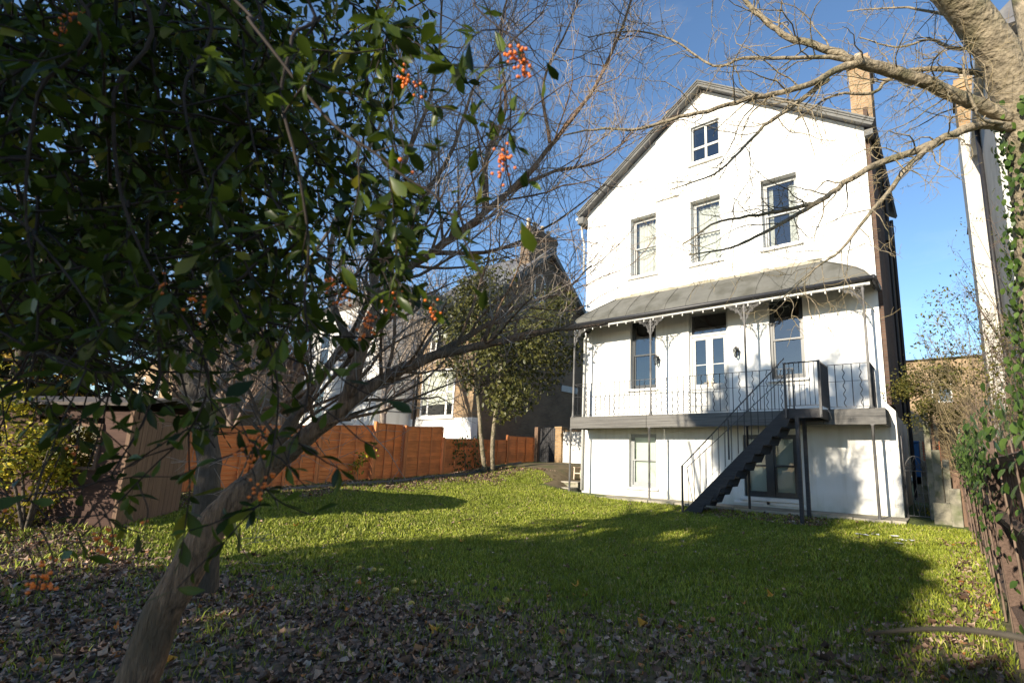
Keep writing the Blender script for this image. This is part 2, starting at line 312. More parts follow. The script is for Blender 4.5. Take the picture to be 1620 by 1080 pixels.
# ---------------------------------------------------------------- branches
def PL(l): return np.array([dp(*p) for p in l])
def smooth_poly(P, k=4):
    P = np.asarray(P, float)
    if len(P) < 3: return P
    Q = np.vstack([2*P[0]-P[1], P, 2*P[-1]-P[-2]]); out = []
    for i in range(1, len(Q)-2):
        for t in np.linspace(0, 1, k, endpoint=False):
            a, b, c, d = Q[i-1], Q[i], Q[i+1], Q[i+2]
            out.append(.5*((2*b)+(-a+c)*t+(2*a-5*b+4*c-d)*t*t+(-a+3*b-3*c+d)*t**3))
    out.append(P[-1]); return np.array(out)
def sprout(parents, n, length, ratio, up=.2, spread=.9, wig=.12, seg=5, t0=.2, rmin=.002, droop=0., tip=.25, rmax=9.):
    """side branches off the polylines in parents = [(points, radii)]"""
    out = []
    for P, R in parents:
        L_ = np.linalg.norm(np.diff(P, axis=0), axis=1).sum(); k = max(1, int(round(n*L_))) if n < 0 else n
        if n < 0: k = max(1, int(-n*L_))
        for t in np.sort(RNG.uniform(t0, 1, k)):
            x = t*(len(P)-1); i = min(int(x), len(P)-2); a = x-i; b = P[i]*(1-a)+P[i+1]*a; r = (R[i]*(1-a)+R[i+1]*a)*ratio
            T = P[i+1]-P[i]; T /= np.linalg.norm(T)+1e-9; s = RNG.normal(size=3); s -= T*(s@T); s /= np.linalg.norm(s)
            d = T*(1-spread*.55)+s*spread+np.array([0, 0, up]); d /= np.linalg.norm(d)
            le = length*RNG.uniform(.5, 1.2)*(1-.45*t) if length > 0 else -length*L_*RNG.uniform(.5, 1.15)*(1-.4*t)
            pts = [b]
            for j in range(seg):
                d = d+RNG.normal(size=3)*wig+np.array([0, 0, .04*np.sign(up)-droop]); d /= np.linalg.norm(d); pts.append(pts[-1]+d*le/seg)
            r = min(max(r, rmin), rmax); out.append((np.array(pts), np.linspace(r, max(r*tip, rmin*.6), seg+1)))
    return out
def stems_(polys, n, m, parent):
    for q in polys: tubes('stem', [q], n, m, parent)
def tubes(name, polys, n, m, parent, kind=None, smooth=True):
    b = MB()
    for P, R in polys: b.tube(P, R, n, cap=False)
    return b.build(name, m, parent, smooth=smooth, kind=kind)
# ================================================================ GROUND
def litter_w(x, y):
    q = pj(np.stack([x, y, gz(x, y)], -1)); u, v, d = q[..., 0], q[..., 1], q[..., 2]
    vb = np.interp(u, [0, 150, 260, 400, 550, 700, 1000, 1300, 1500, 1620], [775, 800, 870, 890, 905, 930, 960, 990, 960, 900])
    l = sm((v-vb+45)/120)*np.interp(u, [0, 700, 1000, 1300, 1620], [1, .95, .72, .55, .6])
    l = np.where((d < .3) | (v > 1250), .85, l)
    nzz = .5+.5*np.sin(x*2.3+1.7*np.sin(y*1.9))*np.cos(y*2.7+1.3*np.sin(x*1.4))
    l = l*(.75+.5*nzz)
    l = np.maximum(l, .95*sm((-1.5-x+.3*np.sin(y*2.1)+.2*np.sin(x*3+y*5))/1.5)*(y < .5))
    l = np.maximum(l, .55*sm((x-10.0)/.6)*(y < -2.5))
    l = np.maximum(l, .75*sm((y+2.35)/.35)*sm((x-4.4)/.5)*sm((8.6-x)/.8))
    return np.clip(l, 0, 1)
gx = np.concatenate([np.linspace(-90, -14, 12), np.arange(-12, -6, 1.), np.arange(-6, 12.01, .2), np.arange(13, 20, 1.5), np.linspace(22, 70, 8)])
gy = np.concatenate([np.linspace(-70, -24, 10), np.arange(-22, -16, 1.), np.arange(-16, 3.01, .2), np.arange(4, 14, 1.), np.linspace(16, 160, 14)])
XX, YY = np.meshgrid(gx, gy); ZZ = gz(XX, YY)
V = np.stack([XX, YY, ZZ], -1).reshape(-1, 3); nx, ny = len(gx), len(gy)
ii = (np.arange(ny-1)[:, None]*nx+np.arange(nx-1)[None]).ravel(); F = np.stack([ii, ii+1, ii+nx+1, ii+nx], -1)
m, n, l, b = _new('lawn_soil')
a = n.new('ShaderNodeAttribute'); a.attribute_name = 'rnd'; geo = n.new('ShaderNodeNewGeometry')
nz1 = n.new('ShaderNodeTexNoise'); nz1.inputs['Scale'].default_value = 9; nz1.inputs['Detail'].default_value = 8; l(geo.outputs['Position'], nz1.inputs['Vector'])
g1 = n.new('ShaderNodeValToRGB'); g1.color_ramp.elements[0].color = (.05, .075, .010, 1); g1.color_ramp.elements[1].color = (.12, .15, .02, 1); g1.color_ramp.elements[0].position = .35; g1.color_ramp.elements[1].position = .68
s1 = n.new('ShaderNodeValToRGB'); s1.color_ramp.elements[0].color = (.032, .024, .017, 1); s1.color_ramp.elements[1].color = (.17, .125, .088, 1); s1.color_ramp.elements[0].position = .3; s1.color_ramp.elements[1].position = .72
l(nz1.outputs['Fac'], g1.inputs[0]); l(nz1.outputs['Fac'], s1.inputs[0])
ad = n.new('ShaderNodeMath'); ad.operation = 'ADD'; sb = n.new('ShaderNodeMath'); sb.operation = 'SUBTRACT'; sb.inputs[1].default_value = .5
l(nz1.outputs['Fac'], sb.inputs[0]); l(sb.outputs[0], ad.inputs[0]); l(a.outputs['Fac'], ad.inputs[1])
mx_ = n.new('ShaderNodeMixRGB'); l(ad.outputs[0], mx_.inputs['Fac']); mx_.use_clamp = True; l(g1.outputs[0], mx_.inputs['Color1']); l(s1.outputs[0], mx_.inputs['Color2']); l(mx_.outputs[0], b.inputs['Base Color'])
b.inputs['Roughness'].default_value = .95; bp = n.new('ShaderNodeBump'); bp.inputs['Strength'].default_value = .8; bp.inputs['Distance'].default_value = .03; l(nz1.outputs['Fac'], bp.inputs['Height']); l(bp.outputs[0], b.inputs['Normal'])
M['lawn'] = m
bigmesh('ground', V, F, m, None, litter_w(V[:, 0], V[:, 1]), kind='structure', smooth=True)
# earth path beside the house, up to the side gate
pxs = np.linspace(-4.7, -.12, 24); pys = np.linspace(-.75, 7.5, 30); PXX, PYY = np.meshgrid(pxs, pys)
PYY = PYY + np.where(np.arange(30)[:, None] == 0, .5*np.sin(PXX*1.7)+(-PXX-.1)*.42, 0)
PV = np.stack([PXX, PYY, gz(PXX, PYY)+.012], -1).reshape(-1, 3); ii = (np.arange(29)[:, None]*24+np.arange(23)[None]).ravel()
bigmesh('path', PV, np.stack([ii, ii+1, ii+25, ii+24], -1), M['path'], kind='structure')
# paved strip and kerb along the house foot: separate stones
pave = MB().box(-.95, 9.6, -1.02, .02, -.3, -.005).build('pavement', M['stone'], kind='structure')
x = -1.0; k = 0
while x < 9.4:
    ln = random.uniform(.75, 1.1); x1 = min(x+ln, 9.62); dz = random.uniform(-.012, .012)
    MB().box(x+.008, x1-.008, -1.16+random.uniform(-.01, .01), -1.025, -.34, .012+dz).build('kerb_stone', M['stone'], pave, bevel=.012); x = x1

# ================================================================ WHITE HOUSE
HW, EV, AP, HD = 9.33, 10.43, 13.72, 6.2
house = empty('white_house', (HW/2, 2, 0), 'tall white rendered house with gable, iron veranda and outside stair', 'house')
OPEN = dict(a2=(1.90, 2.92, 7.50, 9.71), b2=(4.19, 5.21, 7.50, 9.71), c2=(6.49, 7.52, 7.50, 9.71), att=(4.25, 5.24, 11.07, 12.44),
            a1=(1.92, 2.90, 3.515, 5.86), c1=(6.56, 7.49, 3.53, 5.86), dr=(4.066, 5.34, 2.55, 5.86), a0=(1.89, 2.90, .30, 2.03), c0=(5.69, 7.15, .25, 1.98))
def facade(outer, holes, y, depth=.16, t=.46):
    b = MB(); polys = [[Vector((p[0], p[1], 0)) for p in outer]]+[[Vector((x0, z0, 0)), Vector((x0, z1, 0)), Vector((x1, z1, 0)), Vector((x1, z0, 0))] for x0, x1, z0, z1 in holes]
    flat = [p for q in polys for p in q]; tri = geometry.tessellate_polygon(polys)
    fs = []
    for q in tri:
        a_, b_, c_ = [flat[i] for i in q]; cr = (b_-a_).cross(c_-a_).z
        fs.append(tuple(q) if cr > 0 else tuple(q)[::-1])
    b.add([(p.x, y, p.y) for p in flat], fs)
    b.add([(p.x, y+t, p.y) for p in flat], [f[::-1] for f in fs])
    for x0, x1, z0, z1 in holes:
        b.add([(x0, y, z0), (x1, y, z0), (x1, y, z1), (x0, y, z1), (x0, y+t, z0), (x1, y+t, z0), (x1, y+t, z1), (x0, y+t, z1)], [(0, 1, 5, 4), (1, 2, 6, 5), (2, 3, 7, 6), (3, 0, 4, 7)])
    return b
facade([(0, -.2), (HW, -.2), (HW, EV), (HW/2, AP), (0, EV)], list(OPEN.values()), 0).build('front_wall', M['render'], house)
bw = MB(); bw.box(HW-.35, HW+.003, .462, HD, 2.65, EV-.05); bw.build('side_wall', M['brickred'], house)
bw = MB(); bw.box(0.003, .35, .462, HD, -.2, EV-.05); bw.box(.35, HW-.35, HD-.35, HD, -.2, EV-.05); bw.box(HW-.35, HW, .462, HD, -.2, 2.65)
bw.build('rear_wall', M['render'], house)
fl = MB()
for z in (2.3, 6.3, 10.2): fl.box(.36, HW-.36, .48, HD-.36, z, z+.2)
for xx in (3.4, 6.0): fl.box(xx, xx+.12, .48, HD-.4, 0, 10.2)
fl.build('floor', M['dark'], house)
# brick quoin strip: brick end of the side wall shows beside the render
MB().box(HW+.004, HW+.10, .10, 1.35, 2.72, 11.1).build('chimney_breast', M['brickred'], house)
bt = MB(); bt.box(HW+.003, HW+.17, .02, .55, -.2, 2.55); bt.add([(HW+.003, .02, 2.55), (HW+.17, .02, 2.55), (HW+.17, .55, 2.55), (HW+.003, .55, 2.55), (HW+.003, .02, 2.75), (HW+.003, .55, 2.75)], [(0, 1, 4), (1, 2, 5, 4), (2, 3, 5)])
bt.build('rendered_buttress', M['render'], house)
b = MB()
for dx, r in ((.13, .045),): b.tube([(HW+.2, 2.6, z) for z in (2.4, 5, 8, 10.2)], .05, 8); b.tube([(HW+.2, 4.4, z) for z in (.2, 5, 9.4)], .055, 8)
b.box(HW+.1, HW+.3, 2.5, 2.72, 8.0, 8.5); b.build('soil_pipe', M['iron'], house)
# roof
rs = (AP-EV)/(HW/2); rf = MB(); ov = .24; yo = -.28
for sgn in (-1, 1):
    xe = HW/2+sgn*(HW/2+ov); ze = EV-ov*rs; 
    for (z0, z1, y0, y1, nm) in ():
        pass
    a0, a1 = np.array([HW/2, 0, AP+.02]), np.array([xe, 0, ze+.02]); nn = np.array([sgn*rs, 0, 1]); nn = nn/np.linalg.norm(nn)
    p = [a0, a1, a1+nn*.10, np.array([HW/2, 0, AP+.02+.10*math.hypot(1, rs)])]
    v = [(q[0], y, q[2]) for y in (yo, HD+.2) for q in p]
    rf.add(v, [(0, 1, 2, 3), (7, 6, 5, 4), (0, 4, 5, 1), (1, 5, 6, 2), (2, 6, 7, 3)] if sgn > 0 else [(3, 2, 1, 0), (4, 5, 6, 7), (1, 5, 4, 0), (2, 6, 5, 1), (3, 7, 6, 2)])
roof = rf.build('roof', M['slate'], house)
for sgn in (-1, 1):
    xe = HW/2+sgn*(HW/2+ov); ze = EV-ov*rs
    bb = MB(); nn = np.array([sgn*rs, 0, 1.]); nn /= np.linalg.norm(nn)
    for (o0, o1, y0, y1) in ((-.05, .02, yo-.045, yo-.003), (.022, .07, yo-.075, yo-.002), (.072, .115, yo-.105, yo-.001)):
        k = math.hypot(1, rs); e = np.array([xe, 0, ze+.02]); pts = [(HW/2, AP+.02+o0*k), (e[0]+nn[0]*o0, e[2]+nn[2]*o0), (e[0]+nn[0]*o1, e[2]+nn[2]*o1), (HW/2, AP+.02+o1*k)]
        v = [(q[0], y, q[1]) for y in (y0, y1) for q in pts]; f = [(0, 1, 2, 3), (7, 6, 5, 4), (0, 4, 5, 1), (1, 5, 6, 2), (2, 6, 7, 3)]
        bb.add(v, f if sgn > 0 else [q[::-1] for q in f])
    bb.build('bargeboard', M['verge'], house)
MB().box(-.26, -.003, -.30, .32, 9.98, 10.24).build('eaves_block', M['verge'], house); MB().box(HW+.003, HW+.22, -.2, .12, 10.05, 10.22).build('eaves_block', M['verge'], house)
b = MB(); b.tube([(-.30, y, 10.20) for y in (-.3, 3, HD)], .06, 8); b.build('eaves_gutter', M['palegrey'], house)
# raised chimney breast panel on the gable, shelf under it
MB().add([(2.95, 0, 10.15), (3.75, 0, 10.15), (3.75, 0, 12.9), (2.95, 0, 12.35), (2.95, -.055, 10.15), (3.75, -.055, 10.15), (3.75, -.055, 12.9), (2.95, -.055, 12.35)],
         [(4, 5, 6, 7), (0, 4, 7, 3), (5, 1, 2, 6), (0, 1, 5, 4)]).build('raised_panel', M['render'], house)
MB().box(2.90, 3.79, -.075, .0, 10.07, 10.147).build('panel_shelf', M['render'], house)
# chimneys
def chimney(par, x0, x1, y0, y1, z0, z1, m, pots, name='chimney'):
    b = MB(); b.box(x0, x1, y0, y1, z0, z1-.35); b.box(x0-.05, x1+.05, y0-.05, y1+.05, z1-.349, z1-.16); b.box(x0-.015, x1+.015, y0-.015, y1+.015, z1-.159, z1)
    ch = b.build(name, m, par); n_ = len(pots)
    for (px_, py_, h) in pots:
        MB().lathe((px_, py_, z1+.002), [(.13, 0), (.15, .04), (.115, .1), (.10, h-.1), (.13, h-.08), (.13, h), (.09, h), (.085, h-.15)], 10).build('chimney_pot', M['pot'], ch, smooth=True)
    return ch
chimney(house, 8.98, 9.52, .75, 1.75, 10.6, 13.25, M['bricklit'], [(9.25, 1.0, .22), (9.25, 1.45, .22)])
chimney(house, 2.75, 3.25, 1.2, 2.2, 11.8, 14.45, M['bricklit'], [(3.0, 1.45, .2), (3.0, 1.9, .2)])

def pane_(x0, x1, y, z0, z1): return MB().add([(x0, y, z0), (x1, y, z0), (x1, y, z1), (x0, y, z1)], [(0, 1, 2, 3)])
def ring(b, x0, x1, z0, z1, t, y0, y1, tb=None):
    tb = tb or t
    b.box(x0, x0+t, y0, y1, z0, z1); b.box(x1-t, x1, y0, y1, z0, z1); b.box(x0+t, x1-t, y0, y1, z0, z0+tb); b.box(x0+t, x1-t, y0, y1, z1-t, z1)
def curtain(par, x0, x1, z0, z1, y, taper=0.):
    n_ = 40; V = []; F = []
    for j in range(3):
        for i in range(n_+1):
            s = i/n_; xx = x0+(x1-x0)*s*(1-taper*(j == 0)); V.append((xx, y+.03*math.sin(s*n_*1.05+.4*j)+.012*math.sin(s*17), [z0, (z0+z1)/2, z1][j]))
    for j in range(2):
        for i in range(n_): a = j*(n_+1)+i; F.append((a, a+1, a+n_+2, a+n_+1))
    b = MB().add(V, F).build('curtain', M['curtain'], par, smooth=True)
    return b
def sash(key, fm, inner, sill=.09, glass='glass', mull=False, parent=None, y=0.):
    x0, x1, z0, z1 = OPEN[key] if isinstance(key, str) else key
    parent = parent or house
    f = MB(); ring(f, x0+.002, x1-.002, z0+.002, z1-.002, .065, y+.09, y+.20); wdw = f.build('window', fm, parent)
    xs = [(x0+.067, x1-.067)]
    if mull:
        xm = (x0+x1)/2; MB().box(xm-.09, xm+.09, y+.085, y+.2, z0+.068, z1-.068).build('mullion', fm, wdw); xs = [(x0+.067, xm-.092), (xm+.092, x1-.067)]
    zm = (z0+z1)/2
    for xa, xb in xs:
        u = MB(); ring(u, xa+.002, xb-.002, zm-.02, z1-.068, .05, y+.105, y+.14); u.build('upper_sash', fm, wdw)
        d = MB(); ring(d, xa+.002, xb-.002, z0+.068, zm+.025, .05, y+.142, y+.178, .085); d.build('lower_sash', fm, wdw)
        pane_(xa+.05, xb-.05, y+.122, zm+.03, z1-.118).build('pane', M[glass], wdw)
        pane_(xa+.05, xb-.05, y+.16, z0+.152, zm-.025).build('pane', M[glass], wdw)
        if inner == 'full': curtain(wdw, xa+.01, xb-.01, z0+.1, z1-.12, y+.30)
        elif inner == 'sides': curtain(wdw, xa+.01, xa+.01+(xb-xa)*.2, z0+.1, z1-.1, y+.30); curtain(wdw, xb-(xb-xa)*.3, xb-.01, z0+.1, z1-.1, y+.30, .25)
        elif inner == 'blind': MB().box(xa+.0, xb-.0, y+.22, y+.226, z0+.08, z1-.09).build('blind', M['blind'], wdw)
    if sill:
        MB().box(x0-.09, x1+.09, -.10, y+.085, z0-sill, z0-.001).build('sill', M['white'], wdw, bevel=.008)
    return wdw
for k_, i_ in (('a2', 'full'), ('b2', 'full'), ('c2', 'sides')): sash(k_, M['greyframe'], i_, y=.13)
sash('a1', M['charcoal'], 'none', .08, y=.04); sash('c1', M['charcoal'], 'none', .07); sash('a0', M['greyframe'], 'blind', .07, y=.05, glass='glass2'); sash('c0', M['charcoal'], 'blind', .1, mull=True, glass='glass2')
# attic casement, four panes
x0, x1, z0, z1 = OPEN['att']; f = MB(); ring(f, x0+.002, x1-.002, z0+.002, z1-.002, .06, .08, .19); wdw = f.build('window', M['greyframe'], house)
xm, zm = (x0+x1)/2, z0+.58
MB().box(xm-.04, xm+.04, .09, .15, z0+.064, z1-.064).build('glazing_bar', M['palegrey'], wdw)
for xa, xb in ((x0+.064, xm-.042), (xm+.042, x1-.064)):
    MB().box(xa, xb, .091, .149, zm-.04, zm+.04).build('glazing_bar', M['palegrey'], wdw)
    for za, zb in ((z0+.064, zm-.042), (zm+.042, z1-.064)):
        pane_(xa, xb, .117, za, zb).build('pane', M['glass'], wdw)
MB().box(x0-.12, x1+.1, -.10, .075, z0-.10, z0-.001).build('sill', M['white'], wdw)
# french doors: two glazed leaves, transom light above
x0, x1, z0, z1 = OPEN['dr']; f = MB(); zt = 5.08
f.box(x0+.002, x0+.07, .08, .2, z0, z1-.002); f.box(x1-.07, x1-.002, .08, .2, z0, z1-.002); f.box(x0+.07, x1-.07, .08, .2, z1-.07, z1-.002); f.box(x0+.07, x1-.07, .08, .2, zt, zt+.08)
fd = f.build('french_door', M['palegrey'], house); xm = (x0+x1)/2
pane_(x0+.071, x1-.071, .132, zt+.081, z1-.071).build('transom_pane', M['glass'], fd)
for xa, xb, s in ((x0+.072, xm-.003, 1), (xm+.003, x1-.072, -1)):
    d = MB(); ring(d, xa, xb, z0+.01, zt-.004, .11, .11, .16, .16); d.box(xa+.11, xb-.11, .11, .16, z0+.88, z0+1.0); d.box(xa+.111, xb-.111, .125, .15, z0+.171, z0+.879)
    ring(d, xa+.14, xb-.14, z0+.2, z0+.85, .025, .112, .124)
    lf = d.build('door_leaf', M['palegrey'], fd)
    for za, zb in ((z0+1.0, z0+1.6), (z0+1.63, zt-.115)): pane_(xa+.111, xb-.111, .135, za, zb).build('pane', M['glass'], fd)
    MB().box(xa+.111, xb-.111, .12, .15, z0+1.601, z0+1.629).build('glazing_bar', M['palegrey'], fd)
    h = MB(); xc = (xb-.055) if s > 0 else (xa+.055); h.tube([(xc, .105, z0+1.03), (xc, .05, z0+1.03), (xc-s*.11, .045, z0+1.03)], .011, 6); h.box(xc-.02, xc+.02, .098, .109, z0+.92, z0+1.12); h.build('handle', M['pot'], fd)
# air bricks and service cover under the windows
for xa in (1.6, 5.4, 6.3):
    MB().box(xa, xa+1.0, -.03, -.002, .06, .13).build('vent_cover', M['white'], house, bevel=.006)

# ---------------------------------------------------------------- veranda
VY, DT, DB, GZ_ = -1.025, 2.535, 2.158, 5.70
POST = [.266, 3.229, 6.17, 9.10]
deck = MB().box(.20, 9.36, VY+.06, -.004, DT-.06, DT-.004).build('deck', M['timber'], house)
for i in range(8):
    xa = .22+i*1.143; MB().box(xa+.002, xa+1.139, VY+.061, -.006, DT-.003, DT+.022-.004).build('deck_board', M['timber'], deck)
for i in range(9): MB().box(.3+i*1.1, .36+i*1.1, VY+.07, -.01, DB+.12, DT-.062).build('joist', M['darktimber'], deck)
seams = [.185, 3.1, 5.62, 8.05, 9.385]
for i in range(4):
    z0 = DB+(0 if i != 2 else .012)
    MB().box(seams[i]+.004, seams[i+1]-.004, VY-.02-(.012 if i == 3 else 0), VY+.055, z0, DT+.0).build('fascia_beam', M['timber'], deck, bevel=.012)
MB().box(.185, .25, VY+.057, -.006, DB, DT-.062).build('fascia_beam', M['timber'], deck); MB().box(9.30, 9.385, VY+.057, -.006, DB, DT-.062).build('fascia_beam', M['timber'], deck)
# canopy roof
prof = [(0, 6.80), (.30, 6.565), (.58, 6.335), (.80, 6.14), (.95, 5.97), (1.06, 5.76)]
def ulev(k, z, off=0.):
    t = k/1.06; xl = 1.36-(1.36-.20)*t; xr = 8.0+(9.30-8.0)*t
    return [(xl+off, -.002, z), (xl+off, -k+off, z), (xr-off, -k+off, z), (xr-off, -.002, z)]
cv = MB(); rows = [ulev(k, z) for k, z in prof]+[ulev(k, z-.035, .03) for k, z in prof[::-1]]
fs = []
for i in range(len(rows)-1):
    for j in range(3): fs.append((i*4+j, i*4+j+1, (i+1)*4+j+1, (i+1)*4+j))
cv.add([p for r_ in rows for p in r_], [f[::-1] for f in fs]); canopy = cv.build('canopy', M['lead'], house)
for i in range(1, 13):
    xx = .25+i*.695
    pr = [(xx, -k, z+.012) for k, z in prof if ulev(k, z)[1][0] < xx < ulev(k, z)[2][0]]
    if len(pr) > 1: MB().tube(pr, .009, 6).build('lead_roll', M['lead'], canopy, smooth=True)
for a_, b_ in ((1, .012),):
    for j in (1, 2): MB().tube([tuple(np.array(ulev(k, z)[j])+np.array((0, 0, .012))) for k, z in prof], .02, 6).build('hip_roll', M['lead'], canopy, smooth=True)
fl_ = MB()                                     # ragged mortar flashing along the wall
xx = 1.3
while xx < 8.05:
    ln = random.uniform(.12, .4); fl_.box(xx, min(xx+ln, 8.06), -.04, -.004, 6.74+random.uniform(-.02, .02), 6.84+random.uniform(-.03, .05)); xx += ln
fl_.build('flashing', M['stone'], canopy)
for i in range(10): 
    xx = .6+i*.93; zt_ = 6.05; MB().beam((xx, -.03, 6.05 if 1.3 < xx < 8 else 5.9), (xx, -1.0, 5.70), .05, .07).build('rafter', M['brownrail'], canopy)
MB().box(.23, 9.27, -1.02, -.97, 5.585, 5.665).build('eaves_beam', M['palegrey'], house)
g = MB()
def gut(b, pts, r=.062):
    b.tube(pts, r, 10)
gut(g, [(.16, -1.10, 5.735), (3, -1.10, 5.72), (9.35, -1.10, 5.735)]); gut(g, [(9.36, -1.12, 5.735), (9.37, -.02, 5.735)]); gut(g, [(.15, -1.12, 5.735), (.15, -.02, 5.735)])
g.build('gutter', M['iron'], house, smooth=True)
g = MB(); g.tube([(.15, -.05, 5.7), (.05, -.08, 5.5), (.04, -.08, 3), (.04, -.08, .1)], .045, 8); g.build('downpipe', M['palegrey'], house, smooth=True)
g = MB(); g.tube([(-.32, .05, 10.12), (-.2, -.06, 9.6), (-.09, -.06, 9.2), (-.09, -.06, 8.0)], .045, 8); g.tube([(-.085, .3, 7.9), (-.085, .3, .2)], .05, 8); g.build('downpipe', M['palegrey'], house, smooth=True)
# iron posts with scrolled brackets
def scroll(b, c, r, turns, a0, sg, y, rad=.009, n_=22):
    pts = []
    for i in range(n_+1):
        t = i/n_; rr = r*(1-.72*t); a = a0+sg*turns*2*math.pi*t; pts.append((c[0]+rr*math.cos(a), y, c[1]+rr*math.sin(a)))
    b.tube(pts, rad, 4)
def bracket(par, xp, s, w_=.50, h_=.52):
    b = MB(); y = -1.0; zt_ = 5.58
    b.tube([(xp+s*w_*t, y, zt_-.012) for t in (0.05, 1)], .011, 4)
    arc = [(xp+s*(.04+w_*.95*(1-math.cos(a))), y, zt_-h_+h_*.97*math.sin(a)) for a in np.linspace(0, math.pi/2, 12)]; b.tube(arc, .010, 4)
    for (cx, cz, r, a0) in ((.11, .10, .085, 0), (.26, .075, .065, 2), (.37, .06, .045, 1), (.10, .255, .06, 3), (.085, .37, .04, 1), (.20, .17, .05, 4), (.045, .17, .03, 2), (.18, .05, .035, 3)):
        scroll(b, (xp+s*cx, zt_-cz-.02), r, 1.4, a0, s, y)
    b.tube([(xp+s*.05, y, zt_-.46), (xp+s*.12, y, zt_-.30), (xp+s*.16, y, zt_-.2), (xp+s*.30, y, zt_-.13), (xp+s*.44, y, zt_-.03)], .009, 4)
    return b.build('bracket', M['ironworn'], par)
for i, xp in enumerate(POST):
    p = MB(); p.lathe((xp, -1.0, DT-.003), [(.062, 0), (.062, .03), (.04, .05), (.034, .12), (.03, .3), (.03, 2.9), (.045, 2.94), (.045, 2.98), (.03, 3.0), (.03, 3.05)], 10)
    po = p.build('veranda_post', M['ironworn'], house, smooth=True)
    if i > 0: bracket(po, xp, -1)
    if i < 3: bracket(po, xp, 1)
    zb = float(gz(xp, VY)); p = MB(); p.lathe((xp, -1.09, -.15), [(.04, 0), (.034, .1), (.032, DB+.12), (.05, DB+.13), (.05, DB+.148)], 10); p.build('lower_post', M['ironworn'] if i != 2 else M['iron'], house, smooth=True)
# balcony railing
RZ, MZ = 3.65, 3.225
rail = MB(); GAPS = (7.40, 8.19)
for xa, xb in ((.27, GAPS[0]), (GAPS[1], 9.10)):
    rail.beam((xa, -1.0, RZ), (xb, -1.0, RZ), .034, .012); rail.beam((xa, -1.0, DT+.06), (xb, -1.0, DT+.06), .03, .010); rail.beam((xa, -1.0, MZ), (xb, -1.0, MZ), .022, .008)
rail.beam((.25, -1.0, RZ-.004), (.25, -.01, RZ-.004), .034, .012); rail.beam((.25, -1.0, DT+.056), (.25, -.01, DT+.056), .03, .01)
rail.beam((9.12, -1.0, RZ-.004), (9.12, -.01, RZ-.004), .034, .012); rail.beam((9.12, -1.0, DT+.056), (9.12, -.01, DT+.056), .03, .01)
railo = rail.build('balcony_rail', M['iron'], house)
zs = np.linspace(DT+.05, RZ-.004, 26)
strt = MB().tube([(0, -1.0, DT+.05), (0, -1.0, RZ-.004)], .0115, 5).build('baluster', M['iron'], railo); 
wav = MB().tube([(.024*math.sin((z-DT)*2*math.pi/.21)*(1 if z < RZ-.12 else .2), -1.0, z) for z in zs], .0105, 5).build('wavy_baluster', M['iron'], railo)
sw0, ww0 = WP[strt].copy(), WP[wav].copy(); n_b = 48; first = {0: True, 1: True}
for i in range(1, n_b):
    xx = .266+i*(9.10-.266)/n_b
    if GAPS[0]-.05 < xx < GAPS[1]+.05 or min(abs(xx-p) for p in POST) < .05: continue
    src = (strt, wav)[i % 2]; base = (sw0, ww0)[i % 2]; tgt = base.copy(); tgt[0] = base[0]+xx
    if first[i % 2]: first[i % 2] = False; WP[src] = tgt; src.location = Vector(tgt-WP[railo])
    else: c_ = copypart(src, railo, tgt-WP[src])
for xe in (.25, 9.12):
    for j in range(5): tgt = sw0+np.array([xe, .12+j*.18, 0]); copypart(strt, railo, tgt-WP[strt])
# lamp strings under the gutter
sl_ = empty('string_lights', (4.6, -1.05, 5.6), 'string of small frosted white bulbs along the veranda gutter', 'string lights')
cb = MB(); cb.tube([(x_, -1.055, 5.605-.03*abs(math.sin((x_-.3)*math.pi/1.1))) for x_ in np.linspace(.3, 9.2, 120)], .005, 4); cb.build('cable', M['iron'], sl_)
bm0 = None
for i in range(27):
    xx = .4+i*.328; zz = 5.59-.03*abs(math.sin((xx-.3)*math.pi/1.1)); 
    if bm0 is None: bm0 = MB().lathe((xx, -1.055, zz-.075), [(.004, 0), (.014, .008), (.019, .028), (.014, .05), (.01, .06), (.01, .078)], 7).build('bulb', M['bulb'], sl_, smooth=True); bpos = WP[bm0].copy(); x00 = xx; z00 = zz
    else: copypart(bm0, sl_, (xx-x00, 0, zz-z00))
# lanterns on the wall
for xx, lb in ((2.98, 'black wall lantern beside the left first floor window'), (5.62, 'black wall lantern between the french doors and the right window')):
    ln = empty('wall_lantern', (xx, -.15, 4.45), lb, 'lantern'); z = 4.45
    b = MB(); b.box(xx-.05, xx+.05, -.03, -.001, z-.12, z+.12); b.tube([(xx, -.03, z+.05), (xx, -.10, z+.16), (xx, -.17, z+.14), (xx, -.17, z+.09)], .012, 6); b.build('bracket_arm', M['iron'], ln)
    b = MB(); b.lathe((xx, -.17, z-.18), [(.02, -.03), (.045, 0), (.05, .012)], 6); b.lathe((xx, -.17, z+.04), [(.09, 0), (.085, .015), (.04, .06), (.012, .075), (.012, .09)], 6)
    for a_ in range(6): b.tube([(xx+.048*math.cos(a_*math.pi/3), -.17+.048*math.sin(a_*math.pi/3), z-.17), (xx+.08*math.cos(a_*math.pi/3), -.17+.08*math.sin(a_*math.pi/3), z+.04)], .006, 4)
    b.build('lantern_frame', M['iron'], ln); MB().lathe((xx, -.17, z-.168), [(.043, 0), (.075, .206)], 6).build('lantern_glass', M['glass2'], ln)

